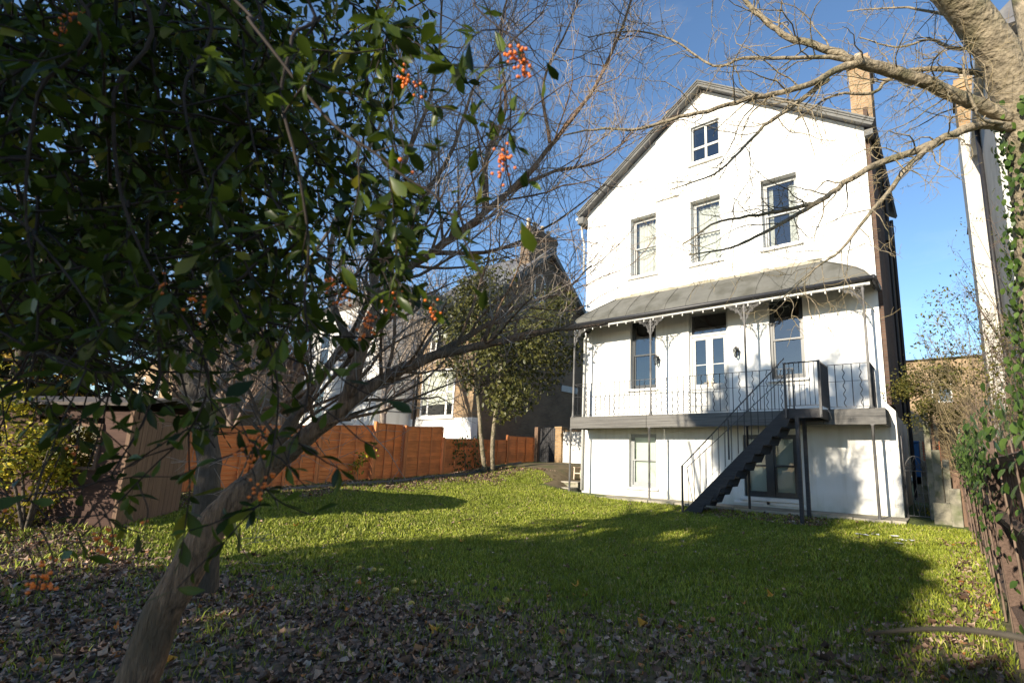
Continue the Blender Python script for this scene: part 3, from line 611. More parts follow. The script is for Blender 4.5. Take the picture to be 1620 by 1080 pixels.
# ---------------------------------------------------------------- landing and stair
LY0, LY1 = -1.98, -1.055; LX0, LX1 = 7.38, 8.19; LT = 2.47
stair = MB(); stair.box(LX0, LX1, LY0+.05, LY1, LT-.05, LT); stair.box(LX0, LX1, LY0-.02, LY0+.048, LT-.2, LT+.02); stair.box(LX0, LX1, LY1-.06, LY1, LT-.2, LT-.052); stair.box(LX1-.06, LX1, LY0+.05, LY1-.062, LT-.2, LT-.052)
stair = stair.build('staircase', M['darktimber'], house)
FX, FZ = 4.74, -.20
dirs = np.array([LX0-FX, 0, LT-.02-FZ]); 
for yy in (LY0+.015, -1.14):
    b = MB(); dn = np.array([-dirs[2], 0, dirs[0]]); dn /= np.linalg.norm(dn); p0 = np.array([FX, yy, FZ]); p1 = np.array([LX0+.02, yy, LT-.02])
    saw = []
    for j in range(12):
        q0 = p0+(p1-p0)*(j+.35)/12.2; q1 = p0+(p1-p0)*(j+1.0)/12.2; saw += [q0-dn*.27, q1-dn*.19]
    v = [p0+dn*.07, np.array([FX+.0, yy, FZ-.06]), np.array([FX+.16, yy, FZ-.06])]+saw+[p1+np.array([.03, 0, -.2]), p1+np.array([.03, 0, .03]), p1+dn*.06]
    vv = [q+np.array([0, -.024, 0]) for q in v]+[q+np.array([0, .024, 0]) for q in v]; n_ = len(v)
    b.add(vv, [tuple(range(n_)), tuple(range(2*n_-1, n_-1, -1))]+[(i, i+n_, (i+1) % n_+n_, (i+1) % n_) for i in range(n_)]); b.build('stringer', M['darktimber'], stair)
for i in range(12):
    t = (i+.5)/12.5; xx = FX+dirs[0]*t+.05; zz = FZ+dirs[2]*t+.04
    MB().box(xx-.05, xx+.215, LY0+.042, -1.167, zz-.02, zz+.02).build('tread', M['timber'] if i < 5 else M['darktimber'], stair)
lp = MB()
lp.beam((7.645, LY0+.01, -.36), (7.645, LY0+.01, LT-.2), .085, .085, (1, 0, 0)); lp.build('landing_post', M['darktimber'], stair)
MB().beam((7.63, -1.19, -.3), (7.63, -1.19, LT-.2), .085, .085, (1, 0, 0)).build('landing_post', M['darktimber'], stair)
hr = MB()
nt_ = (7.42, LY0, 3.575); hr.beam((4.69, LY0, FZ-.08), (4.69, LY0, 1.07), .045, .045, (1, 0, 0)); hr.beam((7.42, LY0-.045, LT-.2), (7.42, LY0-.045, 3.62), .05, .05, (1, 0, 0))
sl0 = np.array([4.69, LY0, 1.06]); sl1 = np.array([7.42, LY0, 1.06+dirs[2]/dirs[0]*(7.42-4.69)-.06]); hr.beam(sl0, sl1, .03, .025)
hr.beam((5.98, LY0-.02, 1.25), (5.98, LY0-.02, 2.27), .035, .035, (1, 0, 0))
hr.beam((7.42, LY0-.045, 3.60), (8.19, LY0-.045, 3.60), .035, .03); hr.beam((7.42, LY0-.045, 2.56), (8.19, LY0-.045, 2.56), .025, .012)
hr.beam((8.19, LY0-.045, LT-.2), (8.19, LY0-.045, 3.62), .055, .055, (1, 0, 0)); hr.beam((8.19, LY0-.02, 3.59), (8.19, -1.0, 3.60), .035, .03); hr.beam((8.19, LY0, 2.56), (8.19, -1.0, 2.56), .025, .012); hr.beam((8.19, -1.02, DT), (8.19, -1.02, 3.62), .045, .045, (1, 0, 0))
i0 = np.array([4.45, -1.14, 1.0]); i1 = np.array([7.40, -1.14, 3.60]); hr.beam(i0, i1, .022, .016); hr.tube([(4.66, -1.14, -.22), (4.45, -1.14, 1.0)], .011, 5); hr.tube([(4.72, -1.16, -.22), (4.60, -1.16, 1.12)], .009, 5); hr.tube([(4.43, -1.14, 1.0), (4.69, LY0, 1.06)], .008, 5)
hr.beam((7.40, -1.14, LT), (7.40, -1.14, 3.62), .035, .035, (1, 0, 0))
hro = hr.build('handrail', M['iron'], stair)
for i in range(1, 16):
    t = i/16; p = sl0+(sl1-sl0)*t; lo = FZ+.12+dirs[2]/dirs[0]*(p[0]-FX); MB().tube([(p[0], LY0, lo), (p[0], LY0, p[2])], .008, 5).build('baluster', M['iron'], hro)
    if i > 1:
        p = i0+(i1-i0)*t; lo = FZ+.12+dirs[2]/dirs[0]*(p[0]-FX); MB().tube([(p[0], -1.14, max(lo, FZ)), (p[0], -1.14, p[2])], .006, 5).build('baluster', M['iron'], hro)
for i in range(1, 7): MB().tube([(7.42+i*.11, LY0-.045, 2.56), (7.42+i*.11, LY0-.045, 3.60)], .008, 5).build('baluster', M['iron'], hro)
for i in range(1, 11): MB().tube([(8.19, LY0+i*.088, 2.56), (8.19, LY0+i*.088, 3.59)], .009, 5).build('baluster', M['iron'], hro)
# ================================================================ LEFT SIDE: fence, neighbours, gate, steps, chair, shed
def online(u, v, A, B):
    q = ray(u, v); d = np.array([B[0]-A[0], B[1]-A[1]]); t, s = np.linalg.solve(np.array([[q[0], -d[0]], [q[1], -d[1]]]), np.array([A[0]-CP[0], A[1]-CP[1]])); return CP+q*t
FA, FB = (-3.95, -7.3), (-5.4, 3.6)
fence = empty('panel_fence', (-4.3, -4, .3), 'orange stained lap panel fence along the leaf strewn lawn edge', 'fence')
dF = np.array([FB[0]-FA[0], FB[1]-FA[1], 0]); dF /= np.linalg.norm(dF); nF = np.array([dF[1], -dF[0], 0])      # nF points to the lawn (+X)
PANELS = [(200, 678, 300, 676), (300, 676, 425, 673.5), (425, 673, 508, 673), (508, 672.5, 592, 673), (592, 669, 643, 672.5), (643, 675, 702, 675), (702, 693.5, 752, 694.5), (752, 695, 803, 696), (803, 689.5, 845, 692)]
for i, (u0, v0, u1, v1) in enumerate(PANELS):
    a, b_ = online(u0, v0, FA, FB), online(u1, v1, FA, FB)
    if i == 4: a = a+nF*.10; b_ = b_-nF*.12
    ga, gb = float(gz(a[0], a[1])), float(gz(b_[0], b_[1])); g0 = min(ga, gb)
    d = b_-a; Lh = math.hypot(d[0], d[1]); dd = np.array([d[0], d[1], 0])/Lh; nn = np.array([dd[1], -dd[0], 0])
    po = MB(); top = max(a[2], b_[2])+.03
    po.beam((a[0], a[1], ga-.3), (a[0], a[1], a[2]+.05), .09, .09, tuple(nn)); pobj = po.build('fence_post', M['orangepost'], fence)
    a2 = a+dd*.05; b2 = b_-dd*.05
    pan = MB(); pan.beam(a2+nn*.0+np.array([0, 0, .0]), b2, .06, .025, (0, 0, 1))
    panel = pan.build('fence_panel', M['orangepost'], fence)
    h = (a[2]+b_[2])/2-.02-(ga+gb)/2-.04; nb = max(8, int(round(h/.112))); bh = h/nb; me = None
    for k in range(nb):
        for half in (0,):
            za = a[2]-.02-bh*(k+.5); zb = b_[2]-.02-bh*(k+.5); za -= (a[2]-.02-ga-.04-h)*k/nb; zb -= (b_[2]-.02-gb-.04-h)*k/nb
            mb = MB(); off = nn*(.010+random.uniform(-.003, .003)); sag = random.uniform(-.004, .004)
            p = np.array([a2[0], a2[1], za])+off; q = np.array([b2[0], b2[1], zb+sag])+off; up = np.array([0, 0, 1])-nn*.22
            mb.beam(p, q, .014, bh*1.18, tuple(up)); mb.build('board', M['orange'], panel)
    for s in (0.005, .335, .665, .995):
        p = a2+(b2-a2)*s; gg = ga+(gb-ga)*s
        MB().beam(p+nn*.045+np.array([0, 0, -.015]), np.array([p[0], p[1], gg+.04])+nn*.045, .038, .02, tuple(nn)).build('batten', M['orangepost'], panel)
# leaf-strewn timber edging in front of the fence
bed = empty('bed_edging', (-3.2, -4, .3), 'low weathered timber edging of the bed below the orange fence', 'edging')
for i in range(7):
    y0 = -10.5+i*1.75; xx = -3.3-.13*(y0+7)+random.uniform(-.06, .06); y1 = y0+1.68; x1 = -3.3-.13*(y1+7)
    MB().beam((xx, y0, float(gz(xx, y0))+.03), (x1, y1, float(gz(x1, y1))+.03), .04, .12).build('edging_board', M['timber'], bed)

# ---------------- brick neighbour
XB, YF = -7.2, 1.24; YR = 6.22; AZ = 12.72; YBk = 2*YR-YF; SB = .86; EB = AZ-SB*(YR-YF)
bh_ = empty('brick_house', (-9.5, 6, .8), 'old yellow brick house with dark gable side and tall chimney', 'house')
b = MB(); b.box(XB-5.0, XB-.36, YF, YF+.35, 2.9, EB); b.box(XB-.36, XB-.001, YF, YF+.35, 2.9, EB); b.build('front_wall', M['bricklit'], bh_)
b = MB(); b.box(XB-5.0, XB+.03, YF-.03, YF+.35, .3, 2.898); b.build('rendered_plinth', M['render'], bh_)
b = MB(); v = [(XB, YF+.351, .3), (XB, YBk, .3), (XB, YBk, EB), (XB, YR, AZ), (XB, YF+.351, EB+.3)]; v2 = [(XB-.35, p[1], p[2]) for p in v]
b.add(v+v2, [(0, 1, 2, 3, 4), (9, 8, 7, 6, 5), (0, 5, 6, 1), (1, 6, 7, 2), (2, 7, 8, 3), (3, 8, 9, 4), (4, 9, 5, 0)]); b.build('gable_wall', M['brickshade'], bh_)
MB().box(XB-5, XB-.36, YBk-.3, YBk, .3, EB).build('rear_wall', M['brickshade'], bh_)
b = MB()
for sgn in (-1, 1):
    ye = YR+sgn*(YR-YF+.45); ze = AZ-SB*(YR-YF+.45); k = math.hypot(1, SB)
    p = [(YR, AZ+.03), (ye, ze+.03), (ye, ze+.15), (YR, AZ+.03+.13*k)]; v = [(x_, q[0], q[1]) for x_ in (XB+.42, XB-5.2) for q in p]
    b.add(v, [(0, 1, 2, 3), (7, 6, 5, 4), (0, 4, 5, 1), (1, 5, 6, 2), (2, 6, 7, 3)])
rfb = b.build('roof', M['slate'], bh_)
for sgn in (-1, 1):
    ye = YR+sgn*(YR-YF+.5); ze = AZ-SB*(YR-YF+.5); k = math.hypot(1, SB); p = [(YR, AZ-.22), (ye, ze-.22), (ye, ze+.1), (YR, AZ+.10)]
    v = [(x_, q[0], q[1]) for x_ in (XB+.43, XB+.47) for q in p]; MB().add(v, [(0, 1, 2, 3), (7, 6, 5, 4), (0, 4, 5, 1), (1, 5, 6, 2), (2, 6, 7, 3), (3, 7, 4, 0)]).build('bargeboard', M['verge'], bh_)
chimney(bh_, XB-.62, XB+.06, 4.62, 7.0, 9.8, 13.75, M['brickshade'], [(XB-.3, 4.85, .55), (XB-.3, 5.35, .5), (XB-.3, 6.05, .55), (XB-.3, 6.6, .45)])
# arched attic window in the gable
fr = MB(); yc, zc, r_ = 5.62, 10.75, .42
arch = [(XB+.03, yc-r_, 9.55)]+[(XB+.03, yc-r_*math.cos(t), zc+r_*math.sin(t)) for t in np.linspace(0, math.pi, 11)]+[(XB+.03, yc+r_, 9.55)]
fr.tube(arch+[arch[0]], .06, 6); wf = fr.build('window', M['white'], bh_)
MB().add(arch, [tuple(range(len(arch)))]).build('pane', M['glass'], wf); MB().box(XB+.0, XB+.02, yc-r_, yc+r_, 9.55, zc+.35).build('dark_backing', M['dark'], wf)  # flat dark sheet behind the pane, room darkness put into its colour
fr = MB(); fr.box(XB+.004, XB+.05, 7.9, 9.5, 4.9, 5.25); fr.build('window', M['palegrey'], bh_)
# front windows: tripartite sashes with arched white frames
for (z0, z1, ux) in ((2.98, 5.35, 0), (6.3, 8.45, .45)):
    xa, xb = -11.05+ux, -8.5
    f = MB(); ring(f, xa, xb, z0, z1, .10, YF-.05, YF-.002)
    for s in (.22, .78): f.box(xa+(xb-xa)*s-.06, xa+(xb-xa)*s+.06, YF-.049, YF-.003, z0+.1, z1-.1)
    f.box(xa+.1, xb-.1, YF-.045, YF-.004, (z0+z1)/2-.03, (z0+z1)/2+.03); wf = f.build('window', M['white'], bh_)
    for s0, s1 in ((0.04, .197), (.245, .755), (.803, .96)):
        for za, zb in ((z0+.1, (z0+z1)/2-.03), ((z0+z1)/2+.03, z1-.1)):
            MB().add([(xa+(xb-xa)*s0, YF-.02, za), (xa+(xb-xa)*s1, YF-.02, za), (xa+(xb-xa)*s1, YF-.02, zb), (xa+(xb-xa)*s0, YF-.02, zb)], [(0, 1, 2, 3)]).build('pane', M['glass'], wf)
    MB().box(xa+.05, xb-.05, YF-.012, YF-.001, z0+.05, z1-.05).build('dark_backing', M['dark'], wf); MB().box(xa+.12, xb-.12, YF-.017, YF-.0125, z0+.6, z1-.1).build('blind', M['curtain'], wf); MB().box(xa-.1, xb+.1, YF-.16, YF-.0, z0-.12, z0-.002).build('sill', M['white'], wf)  # dark sheet over the wall stands in for the unlit room
XG, YG = -11.8, -.84
MB().tube([(XG+.35, YF-.08, z) for z in (.6, 4, 8.2)], .06, 8).build('downpipe', M['iron'], bh_, smooth=True)
# ---------------- white rendered neighbour beyond
wh = empty('rendered_house', (-16, 2, .5), 'white rendered wing of the next house beyond the orange fence', 'house')
b = MB(); b.box(XG-7.5, XG, YG, YG+.3, .2, 8.9); b.box(XG-.3, XG, YG+.301, 9, .2, 8.9); b.box(XG-7.5, XG-7.2, YG+.301, 9, .2, 8.9); b.build('wall', M['render'], wh)
b = MB(); b.add([(XG+.4, YG-.4, 8.9), (XG-7.9, YG-.4, 8.9), (XG-7.9, 9.4, 8.9), (XG+.4, 9.4, 8.9), (XG-3.7, 2.2, 11.3), (XG-3.7, 6, 11.3)], [(0, 4, 1), (1, 4, 5, 2), (2, 5, 3), (3, 5, 4, 0), (0, 1, 2, 3)]); b.build('roof', M['slate'], wh)
for (xa, z0) in ((XG-3.0, 2.6), (XG-3.0, 5.8), (XG-6.0, 5.8), (XG-6, 2.6)):
    f = MB(); ring(f, xa, xa+1.1, z0, z0+2.0, .09, YG-.05, YG-.002); f.box(xa+.09, xa+1.01, YG-.045, YG-.003, z0+.97, z0+1.03); wf = f.build('window', M['white'], wh)
    for za, zb in ((z0+.09, z0+.97), (z0+1.03, z0+1.91)): MB().add([(xa+.09, YG-.02, za), (xa+1.01, YG-.02, za), (xa+1.01, YG-.02, zb), (xa+.09, YG-.02, zb)], [(0, 1, 2, 3)]).build('pane', M['glass'], wf)
    MB().box(xa+.05, xa+1.05, YG-.01, YG-.001, z0+.05, z0+1.95).build('dark_backing', M['dark'], wf)  # dark sheet behind the panes, painted in place of a shaded room
# ---------------- side gate, piers and garden wall
gy_ = 4.6
wl = empty('garden_wall', (-3.4, gy_, .85), 'white painted garden wall with brick coping beside the house', 'wall')
MB().box(-4.42, -.12, gy_, gy_+.22, .5, 2.38).build('wall_face', M['render'], wl)
MB().box(-4.45, -.115, gy_-.03, gy_+.25, 2.382, 2.46).build('coping', M['bricklit'], wl)
bp_ = MB(); bp_.box(-4.82, -4.44, gy_-.12, gy_+.3, .6, 2.55); bp_.box(-4.85, -4.41, gy_-.15, gy_+.33, 2.551, 2.63); tag(bp_.build('brick_pier', M['brick']), 'brown brick gate pier at the end of the white garden wall', 'pier')
gt = empty('side_gate', (-5.35, gy_, .85), 'dark timber side gate between brick pier and fence end', 'gate')
for i in range(8): MB().box(-5.85+i*.127, -5.735+i*.127, gy_, gy_+.03, .9, 2.55+.06*math.sin(i/7*math.pi)).build('gate_board', M['darktimber'], gt)
for z in (1.2, 2.2): MB().box(-5.86, -4.86, gy_+.032, gy_+.07, z, z+.1).build('gate_rail', M['darktimber'], gt)
b = MB(); b.box(-6.1, -5.9, gy_-.15, gy_+.1, .6, 2.62); b.box(-6.35, -6.15, gy_-.3, gy_, .6, 2.45); 
MB().box(-6.12, -5.9, gy_-.15, gy_+.1, .6, 2.62).build('gate_post', M['shedpale'], gt)
# stone steps up from the paving to the path
stp = empty('garden_steps', (-.7, .2, 0), 'two worn stone steps up to the earth path beside the house', 'steps')
for i, (xa, ya, z) in enumerate(((-.98, -.55, .17), (-.80, -.05, .35))):
    b = MB(); b.box(xa-.35, -.14, ya, ya+.55, -.15, z-.052); b.build('riser', M['concrete'], stp); MB().box(xa-.38, -.13, ya-.03, ya+.56, z-.05, z).build('step_stone', M['stone'], stp, bevel=.015)
# garden armchair by the corner of the house
cx, cy = -.62, .95; cz = float(gz(cx, cy))+.01
gc = empty('garden_chair', (cx, cy, cz), 'cream plastic garden armchair by the white corner of the house', 'chair')
MB().box(cx-.25, cx+.25, cy-.25, cy+.22, cz+.38, cz+.42).build('seat', M['plastic'], gc, bevel=.015)
b = MB(); b.beam((cx-.22, cy+.22, cz+.42), (cx-.22, cy+.33, cz+.86), .05, .03, (0, 1, 0)); b.beam((cx+.22, cy+.22, cz+.42), (cx+.22, cy+.33, cz+.86), .05, .03, (0, 1, 0)); b.beam((cx-.25, cy+.335, cz+.86), (cx+.25, cy+.335, cz+.86), .03, .07)
for i in range(5): b.beam((cx-.14+i*.07, cy+.222, cz+.42), (cx-.14+i*.07, cy+.33, cz+.84), .035, .015, (0, 1, 0))
b.build('backrest', M['plastic'], gc)
for sx in (-1, 1):
    MB().box(cx+sx*.27-.03, cx+sx*.27+.03, cy-.24, cy+.27, cz+.60, cz+.635).build('armrest', M['plastic'], gc, bevel=.01)
    for sy in (-1, 1): MB().beam((cx+sx*.27, cy+sy*.22, cz), (cx+sx*.26, cy+sy*.2, cz+.60), .045, .04, (1, 0, 0)).build('leg', M['plastic'], gc)
# ---------------- garden shed
sA = gnd(180, 836); sx, sy = sA[0], sA[1]; sz = float(gz(sx, sy))-.02; shx, shy, shh = 2.4, 1.5, 2.0
# near long side faces the lawn (+X), short end with the window faces -Y
shed = empty('garden_shed', (sx, sy, sz), 'old brown timber garden shed with felt roof and small window', 'shed')
def shedpt(a, b_, c): return (sx-a, sy+b_, sz+c)
nb = 16
sd = {}
for k in range(nb):
    z0 = .05+k*1.85/nb; z1 = z0+1.85/nb
    if z0 < 1.68 and z0 > .92:
        segs = [(0.0, .42), (1.42, shx)]
    else: segs = [(0, shx)]
    for s0, s1 in segs: MB().beam(shedpt(s0, .0, (z0+z1)/2), shedpt(s1, .0, (z0+z1)/2), .018, (z1-z0)*1.12, (0, -.12, 1)).build('lap_board', M['shed'], shed)
for k in range(13):
    y0 = .02+k*shy/13; MB().box(sx-.012, sx+.006+random.uniform(0, .004), sy+y0+.003, sy+y0+shy/13-.003, sz+.02, sz+1.9+.02).build('side_board', M['shedpale'], shed)
MB().box(sx-shx, sx-.02, sy+.03, sy+shy-.02, sz-.1, sz+.06).build('floor', M['darktimber'], shed); MB().box(sx-shx, sx, sy+shy-.03, sy+shy, sz, sz+2.0).build('back_wall', M['shed'], shed); MB().box(sx-shx-.02, sx-shx, sy, sy+shy, sz, sz+1.9).build('end_wall', M['shed'], shed)
b = MB(); b.beam(shedpt(-.003, -.02, 0), shedpt(-.003, -.02, 1.92), .06, .05, (0, 1, 0)); b.build('corner_post', M['shedpale'], shed)
b = MB(); v = [(sx-shx-.15, sy-.2, sz+1.93), (sx+.15, sy-.2, sz+1.98), (sx+.15, sy+shy/2, sz+2.16), (sx-shx-.15, sy+shy/2, sz+2.11), (sx+.15, sy+shy+.2, sz+1.98), (sx-shx-.15, sy+shy+.2, sz+1.93)]
v2 = [(p[0], p[1], p[2]+.05) for p in v]; b.add(v+v2, [(0, 3, 2, 1), (3, 5, 4, 2), (6, 7, 8, 9), (9, 8, 10, 11), (0, 1, 7, 6), (1, 2, 8, 7), (2, 4, 10, 8), (4, 5, 11, 10), (5, 3, 9, 11), (3, 0, 6, 9)]); b.build('roof', M['felt'], shed)
MB().box(sx+.012, sx+.03, sy+.1, sy+shy, sz+1.78, sz+1.93).build('fascia', M['shedpale'], shed)
shed.rotation_euler = (0, 0, math.radians(42))
f = MB(); ring(f, sx-1.42, sx-.42, sz+.93, sz+1.68, .05, sy-.04, sy+.02); f.box(sx-.95, sx-.91, sy-.035, sy+.015, sz+.98, sz+1.63); f.box(sx-.90, sx-.47, sy-.034, sy+.014, sz+1.3, sz+1.33); wf = f.build('window', M['shedpale'], shed)
for xa, xb in ((-1.37, -.95), (-.91, -.47)): MB().add([(sx+xa, sy-.01, sz+.98), (sx+xb, sy-.01, sz+.98), (sx+xb, sy-.01, sz+1.63), (sx+xa, sy-.01, sz+1.63)], [(0, 1, 2, 3)]).build('pane', M['glass'], wf)
# ---------------- far houses behind the left trees
def farhouse(name, label, c, w_, d_, h, m, rm, wins=((.2, .25), (.6, .25), (.2, .62), (.6, .62)), pit=.4):
    o = empty(name, (c[0], c[1], c[2]), label, 'house'); x, y, z = c
    b = MB(); b.box(x-w_/2, x+w_/2, y, y+d_, z-.5, z+h); b.build('wall', m, o)
    b = MB(); b.add([(x-w_/2-.3, y-.3, z+h), (x+w_/2+.3, y-.3, z+h), (x+w_/2+.3, y+d_+.3, z+h), (x-w_/2-.3, y+d_+.3, z+h), (x-w_/2-.3, y+d_/2, z+h+d_*pit), (x+w_/2+.3, y+d_/2, z+h+d_*pit)], [(0, 1, 5, 4), (2, 3, 4, 5), (1, 2, 5), (3, 0, 4), (0, 3, 2, 1)]); r_ = b.build('roof', rm, o)
    chimney(o, x-w_*.3-.4, x-w_*.3+.4, y+d_/2-.5, y+d_/2+.5, z+h, z+h+d_*.4+1.2, m, [(x-w_*.3, y+d_/2, .4)])
    for s, t in wins:
        xa, za = x-w_/2+w_*s, z+h*t; f = MB(); ring(f, xa, xa+1.2, za, za+1.6, .09, y-.06, y-.002); wf = f.build('window', M['white'], o); MB().add([(xa+.09, y-.02, za+.09), (xa+1.11, y-.02, za+.09), (xa+1.11, y-.02, za+1.51), (xa+.09, y-.02, za+1.51)], [(0, 1, 2, 3)]).build('pane', M['glass'], wf); MB().box(xa+.05, xa+1.15, y-.01, y-.001, za+.05, za+1.55).build('dark_backing', M['dark'], wf)  # dark sheet behind each pane stands in for room darkness
    return o
farhouse('brick_house', 'distant yellow brick house seen through the trees above the shed', (-33, -4.5, .3), 9, 8, 6.5, M['bricklit'], M['slate'])
farhouse('brick_house', 'distant brick house between the far trees behind the orange fence', (-27, 8, .3), 10, 8, 7, M['bricklit'], M['slate'])
farhouse('brick_house', 'distant warm brick house seen past the gate passage', (9.2, 30, 1.0), 8.6, 8, 7.9, M['bricklit'], M['slate'], wins=((.05, .55), (.55, .6), (.7, .15)), pit=.1)

# ================================================================ RIGHT SIDE
# right fence: feather-edge boards behind rails, leaning slightly to the lawn
fr_ = empty('board_fence', (10.86, -6, -.3), 'dark brown vertical board fence with rails, hung with ivy', 'fence')
def fx(z, y=-6): return np.interp(y, [-12.6, -9.5, -4.6, -1.2], [11.04, 10.94, 10.92, 10.78])-(z+.3)*.05
YS0, YS1 = -12.6, -1.25; y = YS0; bz = MB().box(-.006, .006, -.052, .052, 0, 1.74).build('feather_board', M['brown'], fr_); b0 = bz; first_ = True; k = 0
while y < YS1:
    g0 = float(gz(10.9, y))-.03; z0 = g0; o = b0 if first_ else b0.copy()
    if not first_: COL.objects.link(o)
    first_ = False; o.parent = fr_; pos = np.array([fx(.6, y)+.035+.006*(k % 2), y, z0+.87+random.uniform(-.03, .03)]); WP[o] = pos; o.location = Vector(pos-WP[fr_]); o.rotation_euler = (random.uniform(-.006, .006), -.05, random.uniform(.02, .1)); y += random.uniform(.088, .1); k += 1
for z in (1.27, .84, .08):
    ys = [-12.5, -9.2, -6.2, -3.6, -1.3]
    for ya, yb in zip(ys[:-1], ys[1:]): MB().beam((fx(z, ya)-.03, ya, z+random.uniform(-.02, .02)), (fx(z, yb)-.03, yb, z+random.uniform(-.02, .02)), .06, .085, (-.5, 0, 1)).build('fence_rail', M['brownrail'], fr_)
for y in (-12.5, -9.2, -6.2, -3.6, -1.3): MB().beam((fx(-.5, y)-.02, y, -.6), (fx(1.7, y)-.02, y, 1.45), .095, .095, (0, 1, 0)).build('fence_post', M['brownrail'], fr_)
# broken concrete panel wall between the gate and the fence
cw = empty('concrete_wall', (10.35, -.5, -.1), 'broken pale concrete panels between iron gate and brown fence', 'wall')
for i, (xa, xb, ya, z0, z1, m_) in enumerate(((10.02, 10.14, .30, -.2, 2.55, 'concrete'), (10.17, 10.23, .36, -.2, 2.5, 'shedpale'), (10.15, 10.32, -.25, -.2, 1.6, 'concrete'), (10.34, 10.47, -.35, -.2, 1.38, 'concrete'), (10.42, 10.62, -.75, -.2, .75, 'concrete'), (10.5, 10.72, -.6, -.2, 1.15, 'shedpale'), (10.1, 10.5, -.55, -.2, .42, 'concrete'))):
    MB().box(xa, xb, ya, ya+.12+.03*i, z0, z1).build('concrete_post' if i in (0, 2, 3) else 'panel', M[m_], cw, bevel=.012)
# iron gate
ig = empty('iron_gate', (9.78, .4, 0), 'narrow scrolled iron gate in the passage right of the white house', 'gate')
gxa, gxb, gyy = 9.56, 10.01, .4; b = MB()
b.tube([(gxa, gyy, -.05), (gxa, gyy, 1.12)], .014, 6); b.tube([(gxb, gyy, -.05), (gxb, gyy, 1.12)], .014, 6); b.tube([(gxa, gyy, 1.1), (gxb, gyy, 1.1)], .013, 6); b.tube([(gxa, gyy, .02), (gxb, gyy, .02)], .013, 6)
xc = (gxa+gxb)/2; hw = (gxb-gxa)/2; b.tube([(xc-hw*math.cos(t), gyy, 1.1+.36*math.sin(t)) for t in np.linspace(0, math.pi, 15)], .012, 5)
ig_f = b.build('frame', M['ironworn'], ig)
for i in (1, 2, 3): MB().tube([(gxa+i*(gxb-gxa)/4, gyy, .02), (gxa+i*(gxb-gxa)/4, gyy, 1.1)], .009, 5).build('bar', M['ironworn'], ig)
b = MB()
for s in (-1, 1): scroll(b, (xc+s*.075, 1.20), .06, 1.5, 1.5, s, gyy-.002, .008); scroll(b, (xc+s*.14, 1.24), .05, 1.4, 3, -s, gyy-.002, .008); scroll(b, (xc+s*.06, .42), .055, 1.6, 1, s, gyy-.004, .008); b.tube([(xc, gyy, 1.44), (xc+s*.08, gyy, 1.26)], .007, 4); b.tube([(xc, gyy-.01, .72), (xc+s*.11, gyy-.01, .42), (xc, gyy-.01, .08)], .008, 4)
b.build('scrollwork', M['ironworn'], ig)
MB().box(9.52, 9.55, .36, .44, -.1, 1.95).build('gate_post', M['iron'], ig)
# passage behind the gate: steps, wall, bin
ps = empty('passage_steps', (9.8, 6, 0), 'shaded concrete steps at the end of the side passage', 'steps')
for i in range(5): MB().box(9.36, 10.6, 7+i*.3, 7.32+i*.3, -.1, .28*(i+1)).build('step', M['concrete'], ps)
pw = MB().box(10.3, 10.5, 1.2, 12, -.2, 2.35); tag(pw.build('passage_wall', M['brickshade']), 'dark brick wall along the right of the side passage', 'wall')
lt = empty('lattice_screen', (9.95, 8.6, 1.4), 'brown lattice screen at the top of the passage steps', 'screen')
for i in range(7): MB().box(9.65+i*.1, 9.68+i*.1, 8.55, 8.57, 1.42, 2.15).build('slat', M['red'], lt)
for i in range(7): MB().box(9.62, 10.3, 8.575, 8.59, 1.45+i*.1, 1.48+i*.1).build('slat', M['red'], lt)
wb = MB(); wb.box(9.36, 9.58, 7.6, 8.0, .56, 2.05); wb.box(9.35, 9.6, 7.55, 8.05, 2.051, 2.12); tag(wb.build('storage_bin', M['blue'], bevel=.03), 'tall blue storage bin at the end of the passage', 'bin')
# white neighbour on the right, side wall in shade
rn = empty('neighbour_house', (14, 4, 0), 'tall white neighbouring house behind the pale tree trunk', 'house')
MB().box(12.0, 19, -.3, 12, -.3, 11.4).build('wall', M['shadedrender'], rn); MB().box(11.60, 11.998, 4.6, 6.2, -.3, 12.2).build('chimney_breast', M['shadedrender'], rn)
b = MB(); b.add([(11.85, -.8, 11.4), (19.5, -.8, 11.4), (19.5, 12.5, 11.4), (11.85, 12.5, 11.4), (15.5, -.8, 14.6), (15.5, 12.5, 14.6)], [(0, 1, 4), (1, 2, 5, 4), (2, 3, 5), (3, 0, 4, 5), (0, 3, 2, 1)]); b.build('roof', M['slate'], rn)
MB().tube([(11.93, 3.0, z) for z in (0, 5, 11.3)], .06, 8).build('downpipe', M['iron'], rn, smooth=True); MB().box(11.8, 11.99, -.5, 4.55, 11.05, 11.35).build('eaves_soffit', M['white'], rn)
chimney(rn, 11.62, 12.5, 4.7, 6.1, 12.2, 14.0, M['brick'], [(11.9, 5.1, .5), (11.9, 5.7, .5)]); 
